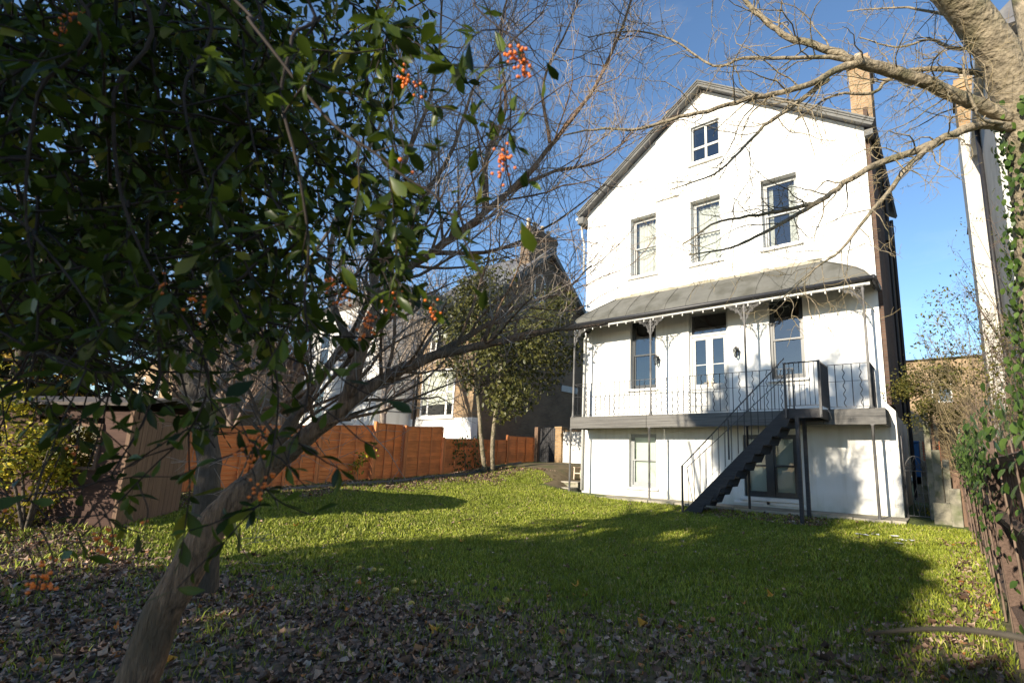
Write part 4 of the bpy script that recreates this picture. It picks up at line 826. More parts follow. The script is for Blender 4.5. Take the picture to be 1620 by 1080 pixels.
# ================================================================ VEGETATION
def limb(l, r0, r1, k=4):
    P = smooth_poly(PL(l), k); P = P+RNG.normal(size=P.shape)*min(r0, .05)*.12; return (P, r0+(r1-r0)*np.linspace(0, 1, len(P))**.75)
def tree(name, label, base, limbs, m, twig_levels, mt, group=None, nside=9):
    """limbs: [(points, radii)], the first is the trunk; twig_levels: list of sprout() keyword sets"""
    o = empty(name, tuple(base), label, 'tree', group)
    trunk = MB().tube(limbs[0][0], limbs[0][1], nside+3).build('trunk', m, o, smooth=True)
    for P, R in limbs[1:]: MB().tube(P, R, nside, cap=True).build('limb', m, o, smooth=True)
    cur = limbs; allp = []
    for i, kw in enumerate(twig_levels):
        kw = dict(kw); src = cur if not kw.pop('skiptrunk', False) else cur[1:]
        cur = sprout(src, **kw); allp.append((cur, kw))
    for i, (pl, kw) in enumerate(allp): tubes('branches' if i == 0 else 'twigs', pl, 5 if i == 0 else 3, mt if i else m, o, kind='stuff')
    return o, cur, allp

# ---- leaning fruit tree on the left of the lawn
g0 = gnd(210, 1105); D0 = float((g0-CP)@_f)
T = [limb([(196, 1135, D0), (215, 1080, D0), (252, 985, D0+.05), (300, 890, D0+.12), (350, 815, D0+.2), (395, 770, D0+.28)], .125, .092)]
def W(px_, D): return px_/2/FPX*D
Df = D0+.28
T += [limb([(385, 778, Df), (440, 728, Df+.1), (500, 680, Df+.2), (550, 640, Df+.3), (620, 594, Df+.5), (690, 562, Df+.7), (770, 545, Df+1.0), (840, 527, Df+1.3), (905, 520, Df+1.6), (960, 512, Df+1.9)], .086, .014),
      limb([(545, 643, Df+.3), (562, 590, Df+.35), (590, 500, Df+.6), (640, 430, Df+.9), (705, 385, Df+1.2), (770, 335, Df+1.5), (840, 268, Df+1.9), (890, 205, Df+2.2), (945, 130, Df+2.5), (985, 40, Df+2.8), (1010, -40, Df+3)], .056, .012),
      limb([(600, 480, Df+.7), (590, 420, Df+.9), (610, 330, Df+1.2), (650, 230, Df+1.6), (690, 120, Df+2), (700, -20, Df+2.4)], .04, .01),
      limb([(400, 760, Df), (440, 700, Df+.3), (500, 610, Df+.8), (560, 520, Df+1.3), (600, 430, Df+1.8), (630, 340, Df+2.3)], .06, .014),
      limb([(770, 335, Df+1.5), (770, 250, Df+1.8), (800, 170, Df+2.1), (790, 60, Df+2.5), (810, -30, Df+2.8)], .035, .008),
      limb([(690, 562, Df+.7), (760, 520, Df+1.2), (830, 480, Df+1.6), (890, 462, Df+2), (935, 420, Df+2.3)], .035, .008),
      limb([(500, 612, Df+.8), (440, 640, Df+1), (380, 650, Df+1.2), (330, 620, Df+1.5)], .03, .008),
      limb([(640, 430, Df+.9), (650, 350, Df+1.3), (720, 230, Df+1.8), (760, 120, Df+2.3), (860, 20, Df+2.8)], .035, .007), limb([(800, 305, Df+1.7), (880, 270, Df+2.1), (950, 255, Df+2.5), (1010, 200, Df+2.9)], .025, .006), limb([(560, 560, Df+.4), (520, 450, Df+.8), (540, 330, Df+1.2), (600, 200, Df+1.7), (640, 60, Df+2.2)], .035, .007), limb([(870, 225, Df+2.1), (860, 130, Df+2.4), (900, 40, Df+2.8), (930, -40, Df+3.1)], .022, .006),
      limb([(690, 400, Df+1.2), (790, 395, Df+1.7), (880, 350, Df+2.2), (960, 290, Df+2.6)], .025, .006)]
t1, _, _ = tree('leaning_tree', 'leaning brown trunk tree with long bare branches over the leaf litter', (g0[0], g0[1], g0[2]), T, M['bark'],
    [dict(n=-6.0, length=1.5, ratio=.42, up=.3, spread=.8, wig=.15, seg=7, t0=.15, rmin=.005, rmax=.016, skiptrunk=True), dict(n=-8.5, length=.68, ratio=.5, up=.28, spread=.75, wig=.2, seg=5, rmin=.0032, rmax=.007), dict(n=-8.5, length=.26, ratio=.6, up=.2, spread=.9, wig=.2, seg=3, rmin=.0024)], M['twig'])
# ---- upright darker tree behind it
g0 = gnd(318, 940); D0 = float((g0-CP)@_f)
T = [limb([(312, 960, D0), (320, 930, D0), (322, 860, D0), (328, 780, D0), (330, 720, D0+.05), (318, 650, D0+.15), (296, 600, D0+.2), (284, 550, D0+.3), (280, 480, D0+.4), (300, 400, D0+.6), (310, 300, D0+.9), (330, 150, D0+1.4)], .17, .05),
     limb([(300, 605, D0+.2), (325, 560, D0+.4), (345, 500, D0+.6), (390, 420, D0+1.0), (430, 300, D0+1.5), (450, 150, D0+2)], .07, .02), limb([(320, 640, D0+.2), (365, 585, D0+.6), (395, 540, D0+.9), (470, 440, D0+1.5), (540, 330, D0+2.1), (580, 200, D0+2.7)], .05, .015),
     limb([(284, 545, D0+.3), (250, 480, D0+.6), (180, 420, D0+1), (100, 330, D0+1.5)], .06, .015), limb([(300, 400, D0+.6), (200, 330, D0+1), (120, 200, D0+1.5)], .05, .012)]
tree('upright_tree', 'dark upright trunk standing behind the leaning tree', tuple(g0), T, M['barkdark'], [dict(n=-2.6, length=1.5, ratio=.5, up=.2, spread=.9, wig=.16, seg=6, t0=.2, rmin=.005, skiptrunk=True), dict(n=-4.0, length=.6, ratio=.5, up=.1, spread=.9, wig=.2, seg=4, rmin=.003), dict(n=-4, length=.25, ratio=.6, up=.1, spread=.9, wig=.2, seg=3, rmin=.0022)], M['twigbrown'])

# ---- big pale tree on the right, behind the fence
D = 6.0
T = [limb([(1675, 960, D+.2), (1665, 800, D+.15), (1656, 600, D+.1), (1646, 420, D+.05), (1634, 290, D), (1620, 190, D), (1600, 140, D), (1575, 80, D-.05), (1540, 30, D-.1), (1500, -20, D-.2), (1440, -90, D-.3)], .25, .18),
     limb([(1605, 190, D), (1560, 172, D-.05), (1515, 152, D-.1), (1465, 130, D-.15), (1420, 116, D-.2), (1380, 104, D-.25), (1350, 97, D-.3)], .085, .062),
     limb([(1355, 98, D-.3), (1320, 112, D-.3), (1285, 132, D-.35), (1235, 147, D-.4), (1180, 158, D-.45), (1120, 176, D-.5), (1060, 190, D-.5), (1000, 205, D-.5), (940, 205, D-.5), (890, 215, D-.5)], .045, .008),
     limb([(1352, 97, D-.3), (1300, 76, D-.2), (1245, 58, D-.1), (1215, 36, D), (1185, 8, D+.1), (1150, -40, D+.2)], .05, .02),
     limb([(1352, 98, D-.3), (1300, 90, D-.3), (1240, 93, D-.3), (1175, 92, D-.2), (1130, 105, D-.1), (1060, 62, D), (990, 50, D+.1), (930, 60, D+.2)], .028, .006),
     limb([(1310, 125, D-.3), (1260, 165, D-.3), (1210, 200, D-.4), (1170, 240, D-.5), (1130, 275, D-.5), (1060, 300, D-.6)], .03, .006),
     limb([(1612, 205, D), (1560, 197, D-.1), (1510, 212, D-.2), (1450, 238, D-.3), (1385, 262, D-.4), (1335, 290, D-.45), (1300, 316, D-.5), (1262, 328, D-.5), (1200, 340, D-.5), (1140, 350, D-.5), (1080, 385, D-.5)], .062, .008),
     limb([(1300, 316, D-.5), (1250, 345, D-.5), (1195, 375, D-.5), (1145, 395, D-.5), (1090, 402, D-.5)], .03, .006),
     limb([(1485, 222, D-.25), (1445, 255, D-.4), (1405, 305, D-.5), (1370, 345, D-.6), (1330, 395, D-.7), (1290, 425, D-.8), (1240, 470, D-.9)], .036, .006),
     limb([(1606, 150, D), (1560, 120, D+.3), (1500, 110, D+.4), (1440, 112, D+.5), (1400, 130, D+.5), (1380, 148, D+.5), (1320, 150, D+.5), (1260, 190, D+.5)], .045, .012),
     limb([(1600, 196, D), (1555, 190, D-.3), (1540, 165, D-.4), (1527, 125, D-.4), (1524, 90, D-.4)], .02, .012), limb([(1560, 70, D), (1510, 78, D+.3), (1470, 62, D+.6), (1420, 75, D+.9), (1360, 60, D+1.1)], .03, .008),
     limb([(1545, 40, D-.1), (1480, 20, D+.2), (1420, 12, D+.5), (1340, 18, D+.8)], .025, .006), limb([(1625, 250, D), (1640, 120, D+.5), (1625, 20, D+.8), (1610, -60, D+1)], .17, .12)]
b3 = T[0][0][0].copy(); b3[2] = float(gz(b3[0], b3[1]))
big, _, bigp = tree('spreading_tree', 'large pale barked tree spreading bare limbs across the white house', tuple(b3), T, M['barkpale'],
    [dict(n=-6.6, length=1.3, ratio=.36, up=-.02, spread=.75, wig=.24, seg=9, t0=.12, rmin=.004, rmax=.0095, skiptrunk=True), dict(n=-6.5, length=.5, ratio=.5, up=0.0, spread=.8, wig=.28, seg=6, rmin=.0026, rmax=.005), dict(n=-6, length=.19, ratio=.6, up=.05, spread=.9, wig=.25, seg=3, rmin=.002)], M['stem'])

# ---- distant bare trees
def bare_tree(label, x, y, h, r, seed, m='twigbrown', mt='twigbrown', dens=1., spread=.6, group='bare trees beyond the left fence'):
    z = float(gz(x, y)); P = [np.array([x, y, z-.2])]; d = np.array([0, 0, 1.])
    for i in range(6): d = d+RNG.normal(size=3)*.08; d /= np.linalg.norm(d); P.append(P[-1]+d*h*.6/6)
    tr = (smooth_poly(P, 3), None); tr = (tr[0], np.linspace(r, r*.35, len(tr[0])))
    l1 = sprout([tr], 11, h*.5, .6, up=.6, spread=spread, wig=.12, seg=6, t0=.3, rmin=.02)
    o = empty('bare_tree', (x, y, z), label, 'tree', group); MB().tube(tr[0], tr[1], 8).build('trunk', M[m], o, smooth=True)
    for P_, R_ in l1: MB().tube(P_, R_, 5).build('limb', M[m], o, smooth=True)
    l2 = sprout(l1, int(11*dens), h*.2, .5, up=.35, spread=.8, wig=.15, seg=5, rmin=.012); l3 = sprout(l2, int(8*dens), h*.09, .55, up=.25, spread=.85, wig=.18, seg=3, rmin=.009); l4 = sprout(l3, 2, h*.045, .6, up=.2, spread=.9, seg=2, rmin=.007)
    tubes('twigs', l2+l3+l4, 3, M[mt], o, kind='stuff'); return o
bare_tree('tall bare twiggy tree left of the white rendered wing', -20, -5, 13, .26, 1)
bare_tree('broad bare tree in front of the rendered wing', -14.5, -4.2, 10.5, .2, 2)
bare_tree('slender bare tree behind the garden shed', -13, -9.0, 9.5, .17, 3)
bare_tree('brown bare tree beside the far yellow brick house', -24, -10, 12, .24, 4)
bare_tree('bare tree close behind the orange fence', -6.2, -9.0, 8.0, .13, 5)
bare_tree('pale sunlit bare tree just behind the orange fence', -7.2, -3.4, 11.5, .16, 10, m='twig', mt='twig')
bare_tree('thin bare tree between the brick house and the white house', -3.4, 13, 10.5, .15, 6, dens=.8)
bare_tree('bare tree beyond the passage on the right', 15, 24, 9, .2, 7, group='bare trees beyond the right fence')
bare_tree('low bare tree in front of the distant warm brick house', 11.2, 19, 6.2, .14, 8, group='bare trees beyond the right fence', dens=.8)
bare_tree('tall bare tree above the dark conifer', -27, -15, 14, .3, 9)

def diam(w_): return np.array([(0, 0, 0), (-w_/2, .5, .04), (0, 1, -.1), (w_/2, .5, .04)]), np.array([(0, 2, 1), (0, 3, 2)])
LT_ = leaf_t(.36, .6, .15, .12); LTW = leaf_t(.7, .45, .1, .15); LTN = leaf_t(.5, .5, .1, .1, 3)
def cloud(n, c, rad, shell=.55, lump=5, seed=0):
    """points in an uneven ellipsoid made of clumps"""
    c = np.array(c); rad = np.array(rad); k = max(6, lump*6); cc = runit(k)*RNG.uniform(shell, 1., (k, 1))**.5; cs = RNG.uniform(.22, .42, k)
    i = RNG.integers(0, k, n); p = cc[i]+runit(n)*(RNG.random((n, 1))**.4)*cs[i][:, None]; return c+p*rad, cc[i]*rad
def leaves_at(P, out, size, up=.5, jit=.9):
    n = len(P); o = out/(np.linalg.norm(out, axis=1)[:, None]+1e-6); d = o*.6+runit(n)*jit+np.array([0, 0, -.15]); nrm = np.array([0, 0, up])+o*.5+runit(n)*.6
    return frames(d, nrm), size*RNG.uniform(.65, 1.25, n)
# ---- evergreen with pale double trunk in front of the brick house
g0 = gnd(770, 748); o = empty('evergreen_tree', tuple(g0), 'olive green evergreen tree on pale twin trunks before the brick house', 'tree'); DD = float((g0-CP)@_f)
for l_, r0, r1 in (([(768, 752, DD), (762, 700, DD), (757, 640, DD), (752, 590, DD), (745, 520, DD), (752, 470, DD+.5)], .10, .04), ([(778, 750, DD+.2), (780, 690, DD+.2), (788, 620, DD+.2), (795, 560, DD+.3), (812, 500, DD+.5), (820, 450, DD+.5)], .10, .04)):
    P, R = limb(l_, r0, r1); MB().tube(P, R, 9).build('trunk', M['barkpale'], o, smooth=True); sp_ = sprout([(P, R)], 14, 2.4, .4, up=.3, spread=.9, wig=.15, seg=5, t0=.45, rmin=.015); tubes('branches', sp_, 4, M['barkdark'], o, kind='stuff')
Pc, Oc = cloud(10500, dp(800, 520, DD+.4), (2.75, 2.4, 2.9), .45, 5); R_, S_ = leaves_at(Pc, Oc, .17); scatter(o, 'crown', *LTN, Pc, R_, S_, M['holly'])
Pc, Oc = cloud(2800, dp(735, 480, DD+.4), (1.5, 1.3, 1.5), .35, 4); R_, S_ = leaves_at(Pc, Oc, .15); scatter(o, 'crown', *LTN, Pc, R_, S_, M['holly'])
# ---- ivy climbing the orange fence
iv = empty('climber', tuple(gnd(730, 748)), 'dark ivy patch climbing the short orange fence panels', 'ivy'); pts = []
for u in np.linspace(715, 762, 60):
    for k in range(9):
        if RNG.random() < .5: pts.append(online(u+RNG.normal()*3, RNG.uniform(688, 745), FA, FB)+nF*RNG.uniform(.05, .14))
P = np.array(pts); R_ = frames(np.tile([0, 0, -1.], (len(P), 1))+runit(len(P))*.6, np.tile(nF, (len(P), 1))+runit(len(P))*.5); scatter(iv, 'leaves', *LTW, P, R_, RNG.uniform(.06, .12, len(P)), M['ivy'])
stems_([(np.array([online(735, 750, FA, FB)+nF*.07, online(733, 720, FA, FB)+nF*.08, online(728, 692, FA, FB)+nF*.08]), np.array([.015, .012, .006]))], 5, M['twigbrown'], iv)
# ---- thin rose shoot before the fence
g0 = gnd(565, 762); rb = empty('rose_shoot', tuple(g0), 'thin pale leafed rose shoot in front of the orange fence', 'plant'); DD = float((g0-CP)@_f)
st = [limb([(565, 763, DD), (566, 740, DD), (572, 725, DD), (570, 718, DD)], .012, .005), limb([(565, 760, DD), (568, 735, DD), (580, 722, DD), (590, 718, DD)], .01, .004), limb([(564, 762, DD), (560, 742, DD), (565, 732, DD)], .009, .004)]
stems_(st, 4, M['stem'], rb); P = np.concatenate([s[0][3:] for s in st]*5); P = P+RNG.normal(size=P.shape)*.07; R_, S_ = leaves_at(P, runit(len(P)), .09); scatter(rb, 'leaves', *LTW, P, R_, S_, M['yellow'])

# ---- yellow-green shrub at the left edge
g0 = gnd(40, 838); sh = empty('golden_shrub', tuple(g0), 'dense golden green shrub beside the garden shed', 'shrub'); DD = float((g0-CP)@_f)
Pc, Oc = cloud(8500, dp(15, 735, DD+.25), (.82, .9, 1.0), .4, 8); R_, S_ = leaves_at(Pc, Oc, .075); k = Pc[:, 2] > gz(Pc[:, 0], Pc[:, 1]); scatter(sh, 'foliage', *LTN, Pc[k], R_[k], S_[k], M['yellow'], 120)
Pc, Oc = cloud(3000, dp(-60, 690, DD+.3), (.9, 1.0, 1.2), .4, 8); R_, S_ = leaves_at(Pc, Oc, .075); scatter(sh, 'foliage', *LTN, Pc, R_, S_, M['yellow'])
cst = [(np.array([g0+np.array([0, 0, -.1]), g0+np.array([a_, b_, .6]), g0+np.array([a_*2, b_*2, 1.2])]), np.array([.03, .02, .01])) for a_, b_ in ((.1, .1), (-.2, .1), (.1, -.2), (-.1, -.1), (.25, 0))]; stems_(cst, 5, M['barkdark'], sh)
# ---- autumn tree far left
at_ = empty('autumn_tree', (-22, -11.5, .2), 'small tree with yellow autumn leaves above the shed roof', 'tree'); tr = (smooth_poly([np.array([-22, -11.5, 0]), np.array([-22.1, -11.4, 2.2]), np.array([-21.9, -11.6, 4.2])], 4),); tr = (tr[0], np.linspace(.14, .05, len(tr[0]))); MB().tube(tr[0], tr[1], 8).build('trunk', M['barkdark'], at_, smooth=True); tubes('branches', sprout([tr], 16, 2.2, .5, up=.4, seg=5, t0=.4, rmin=.015), 4, M['barkdark'], at_, kind='stuff')
Pc, Oc = cloud(2200, (-22, -11.5, 4.1), (2.1, 2.1, 1.6), .4, 6); R_, S_ = leaves_at(Pc, Oc, .17); scatter(at_, 'crown', *LTN, Pc, R_, S_, M['autumn'])
# ---- dark layered conifer at the far left
def conifer(label, x, y, h, rw, n_l, per):
    z = float(gz(x, y)); o = empty('conifer', (x, y, z), label, 'tree'); MB().tube([(x, y, z-.2), (x+.1, y, z+h*.5), (x, y+.1, z+h)], [.28, .16, .03], 9).build('trunk', M['barkdark'], o, smooth=True)
    br = []; P = []; Dn = []
    for i in range(n_l):
        t = i/n_l; zz = z+h*(.12+.86*t); rr = rw*(1-t)**.75+.3
        for k in range(per):
            a = RNG.uniform(0, 2*math.pi); d = np.array([math.cos(a), math.sin(a), RNG.uniform(-.12, .12)]); L_ = rr*RNG.uniform(.7, 1.1); pts = [np.array([x, y, zz])+d*L_*s+np.array([0, 0, -.25*L_*s*s*.5]) for s in np.linspace(0, 1, 6)]
            br.append((np.array(pts), np.linspace(.05, .012, 6)))
            m_ = int(46*L_); s = RNG.uniform(.2, 1, m_); q = np.array([np.interp(s, np.linspace(0, 1, 6), [p[j] for p in pts]) for j in range(3)]).T
            side = np.cross(d, [0, 0, 1]); off = side[None]*RNG.normal(size=(m_, 1))*.3*(1.15-s[:, None]); P.append(q+off+RNG.normal(size=(m_, 3))*.04); Dn.append(d[None]*.6+off*1.6+RNG.normal(size=(m_, 3))*.2+np.array([0, 0, -.15]))
    P = np.concatenate(P); Dn = np.concatenate(Dn); R_ = frames(Dn, np.tile([0, 0, 1.], (len(P), 1))+runit(len(P))*.35)
    tubes('branches', br, 4, M['barkdark'], o, kind='stuff'); scatter(o, 'needles', *diam(.24), P, R_, RNG.uniform(.2, .42, len(P)), M['conifer']); return o
conifer('dark spreading conifer behind the golden shrub', -16, -12.4, 12, 4.8, 17, 9)
conifer('tall dark conifer standing behind the garden shed', -24, -9.4, 17, 5.6, 22, 9)
# ---- twiggy shrub over the right fence, and the hedge bush by the gate
def shrub(name, label, base, c, rad, n, size, m, stems=14, sm_='stem', h=1.6, dens=1., single=0):
    o = empty(name, tuple(base), label, 'shrub'); st = []
    for i in range(stems):
        tgt = np.array(c)+runit(1)[0]*np.array(rad)*.9; b_ = np.array(base)+np.array([RNG.normal()*.12, RNG.normal()*.12, -.1]); mid = (b_+tgt)/2+RNG.normal(size=3)*.2+np.array([0, 0, .25]); P = smooth_poly([b_, mid, tgt], 6); st.append((P, np.linspace(.016, .004, len(P))))
    s2 = sprout(st, int(9*dens), .7, .6, up=.15, spread=.8, wig=.25, seg=5, t0=.25, rmin=.0035); s3 = sprout(s2, int(4*dens), .28, .7, up=.05, spread=.9, wig=.25, seg=3, rmin=.0028); tubes('stems', st+s2+s3, 3, M[sm_], o, kind='stuff')
    if n:
        Pc, Oc = cloud(n, c, rad, .3, 7); R_, S_ = leaves_at(Pc, Oc, size); k = Pc[:, 2] > gz(Pc[:, 0], Pc[:, 1])+.02; scatter(o, 'foliage', *LTN, Pc[k], R_[k], S_[k], M[m], single)
    return o
shrub('privet_bush', 'olive green bush spilling over the concrete panels by the iron gate', (11.0, .6, -.05), dp(1478, 622, 12.2), (.85, .8, .7), 5600, .065, 'shrub', 16)
shrub('twiggy_shrub', 'tangled straw coloured bare shrub behind the brown fence', (11.6, -1.0, -.1), dp(1545, 560, 10.4), (1.1, 1.3, 1.5), 1600, .07, 'shrub', 46, dens=1.5)
shrub('twiggy_shrub', 'tall thin bare shrub against the white neighbouring house', (12.6, -2.4, -.1), dp(1570, 440, 9.8), (.7, 1.0, 1.6), 250, .05, 'shrub', 22, dens=1.2, sm_='twigbrown')
shrub('twiggy_shrub', 'low brown thicket right behind the ivy on the fence', (11.5, -4.2, -.2), dp(1598, 590, 8.0), (.6, 1.1, .9), 700, .06, 'shrub', 24, dens=1.1, sm_='twigbrown')
# ---- ivy on the right fence and on the trunk
iv = empty('ivy', (10.9, -6, -.3), 'green ivy draped over the top of the brown board fence', 'ivy'); P = []
for u in range(1500):
    y = RNG.uniform(-12.4, -1.6); dens = .6+.4*math.sin(y*1.3+1)
    if RNG.random() > dens: continue
    hang = abs(RNG.normal())*.26; z = 1.55+RNG.normal()*.08-hang; P.append((fx(z, y)-.09-RNG.random()*.09, y, z))
for y0 in (-2.2, -3.0, -3.9, -4.6, -5.6, -6.6, -7.8, -9, -10.4, -11.2):
    for k in range(12 if y0 > -3.5 else 20): z = 1.6-RNG.random()**1.2*1.6; P.append((fx(z, y0)-.08-RNG.random()*.05, y0+RNG.normal()*.10+.1*math.sin(z*5), max(z, -.2)))
P = np.array(P); n_ = len(P); R_ = frames(np.tile([-.25, 0, -1.], (n_, 1))+runit(n_)*.55, np.tile([-1, -.25, .35], (n_, 1))+runit(n_)*.5); scatter(iv, 'leaves', *LTW, P, R_, RNG.uniform(.04, .08, n_), M['ivy'], 260)
stems_([(np.array([(fx(z, y0)-.07, y0+.12*math.sin(z*4+y0), z) for z in np.linspace(-.3, 1.6, 9)]), np.linspace(.012, .005, 9)) for y0 in (-2.2, -3.0, -3.9, -4.6, -5.6, -6.6, -7.8, -9, -10.4, -11.2)], 5, M['twigbrown'], iv)
tp, tr_ = T[0]
iv = empty('ivy', tuple(b3), 'ivy climbing the big pale trunk on the right', 'ivy'); P = []; Nn = []
while len(P) < 2600:
    s = RNG.random()*.55; x = s*(len(tp)-1); i = int(x); a = x-i; c = tp[i]*(1-a)+tp[i+1]*a; r = tr_[i]*(1-a)+tr_[i+1]*a
    th = RNG.uniform(0, 2*math.pi); nn = np.array([math.cos(th), math.sin(th), 0]); 
    if RNG.random() < np.clip(1.25-(c[2]-.3)/4.5, 0, 1): P.append(c+nn*(r+.02+RNG.random()*.13)); Nn.append(nn)
P = np.array(P); Nn = np.array(Nn); n_ = len(P); R_ = frames(np.tile([0, 0, -1.], (n_, 1))+runit(n_)*.6, Nn+runit(n_)*.5); scatter(iv, 'leaves', *LTW, P, R_, RNG.uniform(.06, .11, n_), M['ivy'], 60)
# small weeds at the foot of the right fence
for (u, v, lb, sz_) in ((1515, 825, 'small orange flowered weed at the corner of the concrete panels', .05), (1420+60, 815, 'low green weed at the foot of the concrete post', .05)):
    g0 = gnd(u, v); o = empty('weed', tuple(g0), lb, 'plant'); P = g0+np.abs(RNG.normal(size=(90, 3)))*np.array([.14, .14, .13])*np.where(RNG.random((90, 1)) < .5, 1, [[-1, -1, 1]]); R_, S_ = leaves_at(P, P-g0+.01, sz_*1.4); scatter(o, 'leaves', *LTW, P, R_, S_, M['yellow']); stems_([(np.array([g0-[0, 0, .02], g0+[a_, b_, .2]]), np.array([.005, .003])) for a_, b_ in ((.05, .05), (-.08, 0), (0, -.08))], 4, M['stem'], o)
    if u == 1515: MB().lathe(g0+np.array([-.06, -.05, .19]), [(.005, 0), (.035, .015), (.03, .03), (.005, .035)], 8).build('flower', M['berry'], o)
# ================================================================ FOREGROUND BERRY SHRUB (left of the camera)
fs_ = np.array([8.7, -16.3, -.3]); fsh = empty('firethorn', tuple(fs_), 'dark glossy leaved shrub with orange berries arching over the left', 'shrub')
stems = []
def arch_to(l, r0, r1): 
    P = PL(l); top = P[0]+np.array([-.3, -.7, .5]); base = fs_+np.array([RNG.normal()*.15, RNG.normal()*.1, 0]); Q = smooth_poly(np.vstack([base, (base*.55+top*.45)+np.array([0, 0, .5]), top, P]), 6); stems.append((Q, np.linspace(r0, r1, len(Q))))
for l, r0, r1 in (([(455, -40, 1.15), (462, 60, 1.1), (445, 150, 1.05), (470, 260, 1.0), (488, 380, 1.0), (482, 480, 1.0), (492, 560, 1.0), (484, 640, 1.0), (470, 700, 1.0)], .012, .004),
    ([(700, -60, 1.2), (752, 10, 1.15), (790, 45, 1.12), (822, 72, 1.1), (815, 105, 1.1)], .007, .003), ([(740, -60, 1.0), (760, -10, 1.1), (800, 80, 1.15), (808, 160, 1.15), (795, 255, 1.15)], .005, .002),
    ([(330, -40, 1.0), (400, 40, .95), (520, 190, .95), (590, 240, .95), (640, 280, .95), (690, 310, .95), (715, 345, .95), (745, 400, .95), (768, 455, .95)], .010, .003),
    ([(560, -40, 1.2), (600, 60, 1.2), (640, 120, 1.2), (690, 180, 1.2)], .008, .003), ([(380, -40, 1.4), (390, 150, 1.3), (420, 290, 1.25), (500, 400, 1.2), (580, 410, 1.2), (640, 405, 1.2), (700, 400, 1.2)], .011, .003),
    ([(300, -40, 1.3), (290, 150, 1.2), (330, 300, 1.15), (390, 420, 1.1), (420, 520, 1.1), (440, 620, 1.1), (430, 720, 1.05), (410, 800, 1.05)], .012, .003), ([(200, -40, 1.1), (180, 150, 1.1), (190, 300, 1.1), (240, 430, 1.1), (300, 520, 1.1), (330, 600, 1.1), (300, 680, 1.1), (240, 740, 1.1), (150, 830, 1.1), (60, 900, 1.1)], .012, .003),
    ([(100, -40, 1.0), (60, 150, 1.0), (40, 320, 1.0), (60, 500, 1.0), (40, 640, 1.0)], .012, .004), ([(-40, 300, 1.0), (60, 380, 1.0), (150, 500, 1.0), (180, 600, 1.0), (150, 640, 1.0), (80, 690, 1.0)], .010, .003),
    ([(-40, 500, 1.0), (80, 560, 1.0), (170, 590, 1.0), (230, 560, 1.0), (300, 540, 1.0)], .009, .003), ([(-40, 760, 1.2), (60, 780, 1.2), (160, 760, 1.2), (260, 700, 1.2), (360, 640, 1.2)], .009, .003),
    ([(500, -40, 1.6), (520, 100, 1.5), (540, 220, 1.45), (600, 320, 1.4), (650, 420, 1.4)], .010, .003), ([(250, -40, 1.6), (320, 100, 1.5), (300, 250, 1.5), (180, 380, 1.5), (100, 450, 1.5)], .010, .003)): arch_to(l, r0, r1)
stems = [(P, R*.42) for P, R in stems]
for P, R in stems: MB().tube(P, R, 6).build('stem', M['twigdark'], fsh, smooth=True)
tail = [(P[-len(P)*3//5:], R[-len(P)*3//5:]) for P, R in stems]
s1 = sprout(tail, -11, .30, .55, up=-.15, spread=.9, wig=.16, seg=4, t0=.05, rmin=.0018)
# deeper inner twigs that fill the mass
inner = []
reg = np.array([[0, 0], [0, 560], [110, 560], [200, 470], [330, 520], [420, 480], [480, 420], [560, 330], [600, 200], [640, 60], [660, 0]], float)
def inreg(u, v):
    c = False; j = len(reg)-1
    for i in range(len(reg)):
        if ((reg[i][1] > v) != (reg[j][1] > v)) and u < (reg[j][0]-reg[i][0])*(v-reg[i][1])/(reg[j][1]-reg[i][1])+reg[i][0]: c = not c
        j = i
    return c
while len(inner) < 860:
    u, v = RNG.uniform(-60, 680), RNG.uniform(-60, 620)
    if not inreg(max(u, 1), max(v, 1)): continue
    if u > 430 and RNG.random() < .62: continue
    Dd = RNG.uniform(1.25, 3.0); p = dp(u, v, Dd); d = runit(1)[0]*.7+np.array([.1, .1, -.5]); d /= np.linalg.norm(d); L_ = RNG.uniform(.25, .55); pts = [p]
    for j in range(4): d = d+RNG.normal(size=3)*.18; d /= np.linalg.norm(d); pts.append(pts[-1]+d*L_/4)
    inner.append((np.array(pts), np.linspace(.0045, .002, 5)))
tubes('twigs', s1+inner, 4, M['twigdark'], fsh, kind='stuff')
P, Dn, Sz = [], [], []
def leafy(polys, per_m, size, whorl=3):
    for Q, R in polys:
        L_ = np.linalg.norm(np.diff(Q, axis=0), axis=1).sum(); n = max(2, int(L_*per_m))
        for t in np.linspace(.08, 1, n):
            x = t*(len(Q)-1); i = min(int(x), len(Q)-2); a = x-i; c = Q[i]*(1-a)+Q[i+1]*a; Tn = Q[i+1]-Q[i]; Tn /= np.linalg.norm(Tn)
            for k in range(RNG.integers(1, whorl+1)): P.append(c); Dn.append(Tn*.65+runit(1)[0]*.85+np.array([0, 0, -.12])); Sz.append(size*RNG.uniform(.6, 1.2))
leafy(s1, 36, .054); leafy(inner, 30, .054); leafy(tail, 16, .05, 2)
P, Dn, Sz = np.array(P), np.array(Dn), np.array(Sz); q = pj(P); keep = (q[:, 2] > .5) & (np.linalg.norm(P-CP, axis=1) > .62) & ((q[:, 1] < 540) | (RNG.random(len(P)) < np.interp(q[:, 0], [0, 150, 250, 420, 460], [.22, .3, .6, .6, .35]))) & ((q[:, 0] < 690) | (RNG.random(len(P)) < np.where(q[:, 0] < 760, .4, .22))); P, Dn, Sz = P[keep], Dn[keep], Sz[keep]
R_ = frames(Dn, np.tile([0, -.3, .8], (len(P), 1))+runit(len(P))*.7); kind_ = RNG.integers(0, 3, len(P))
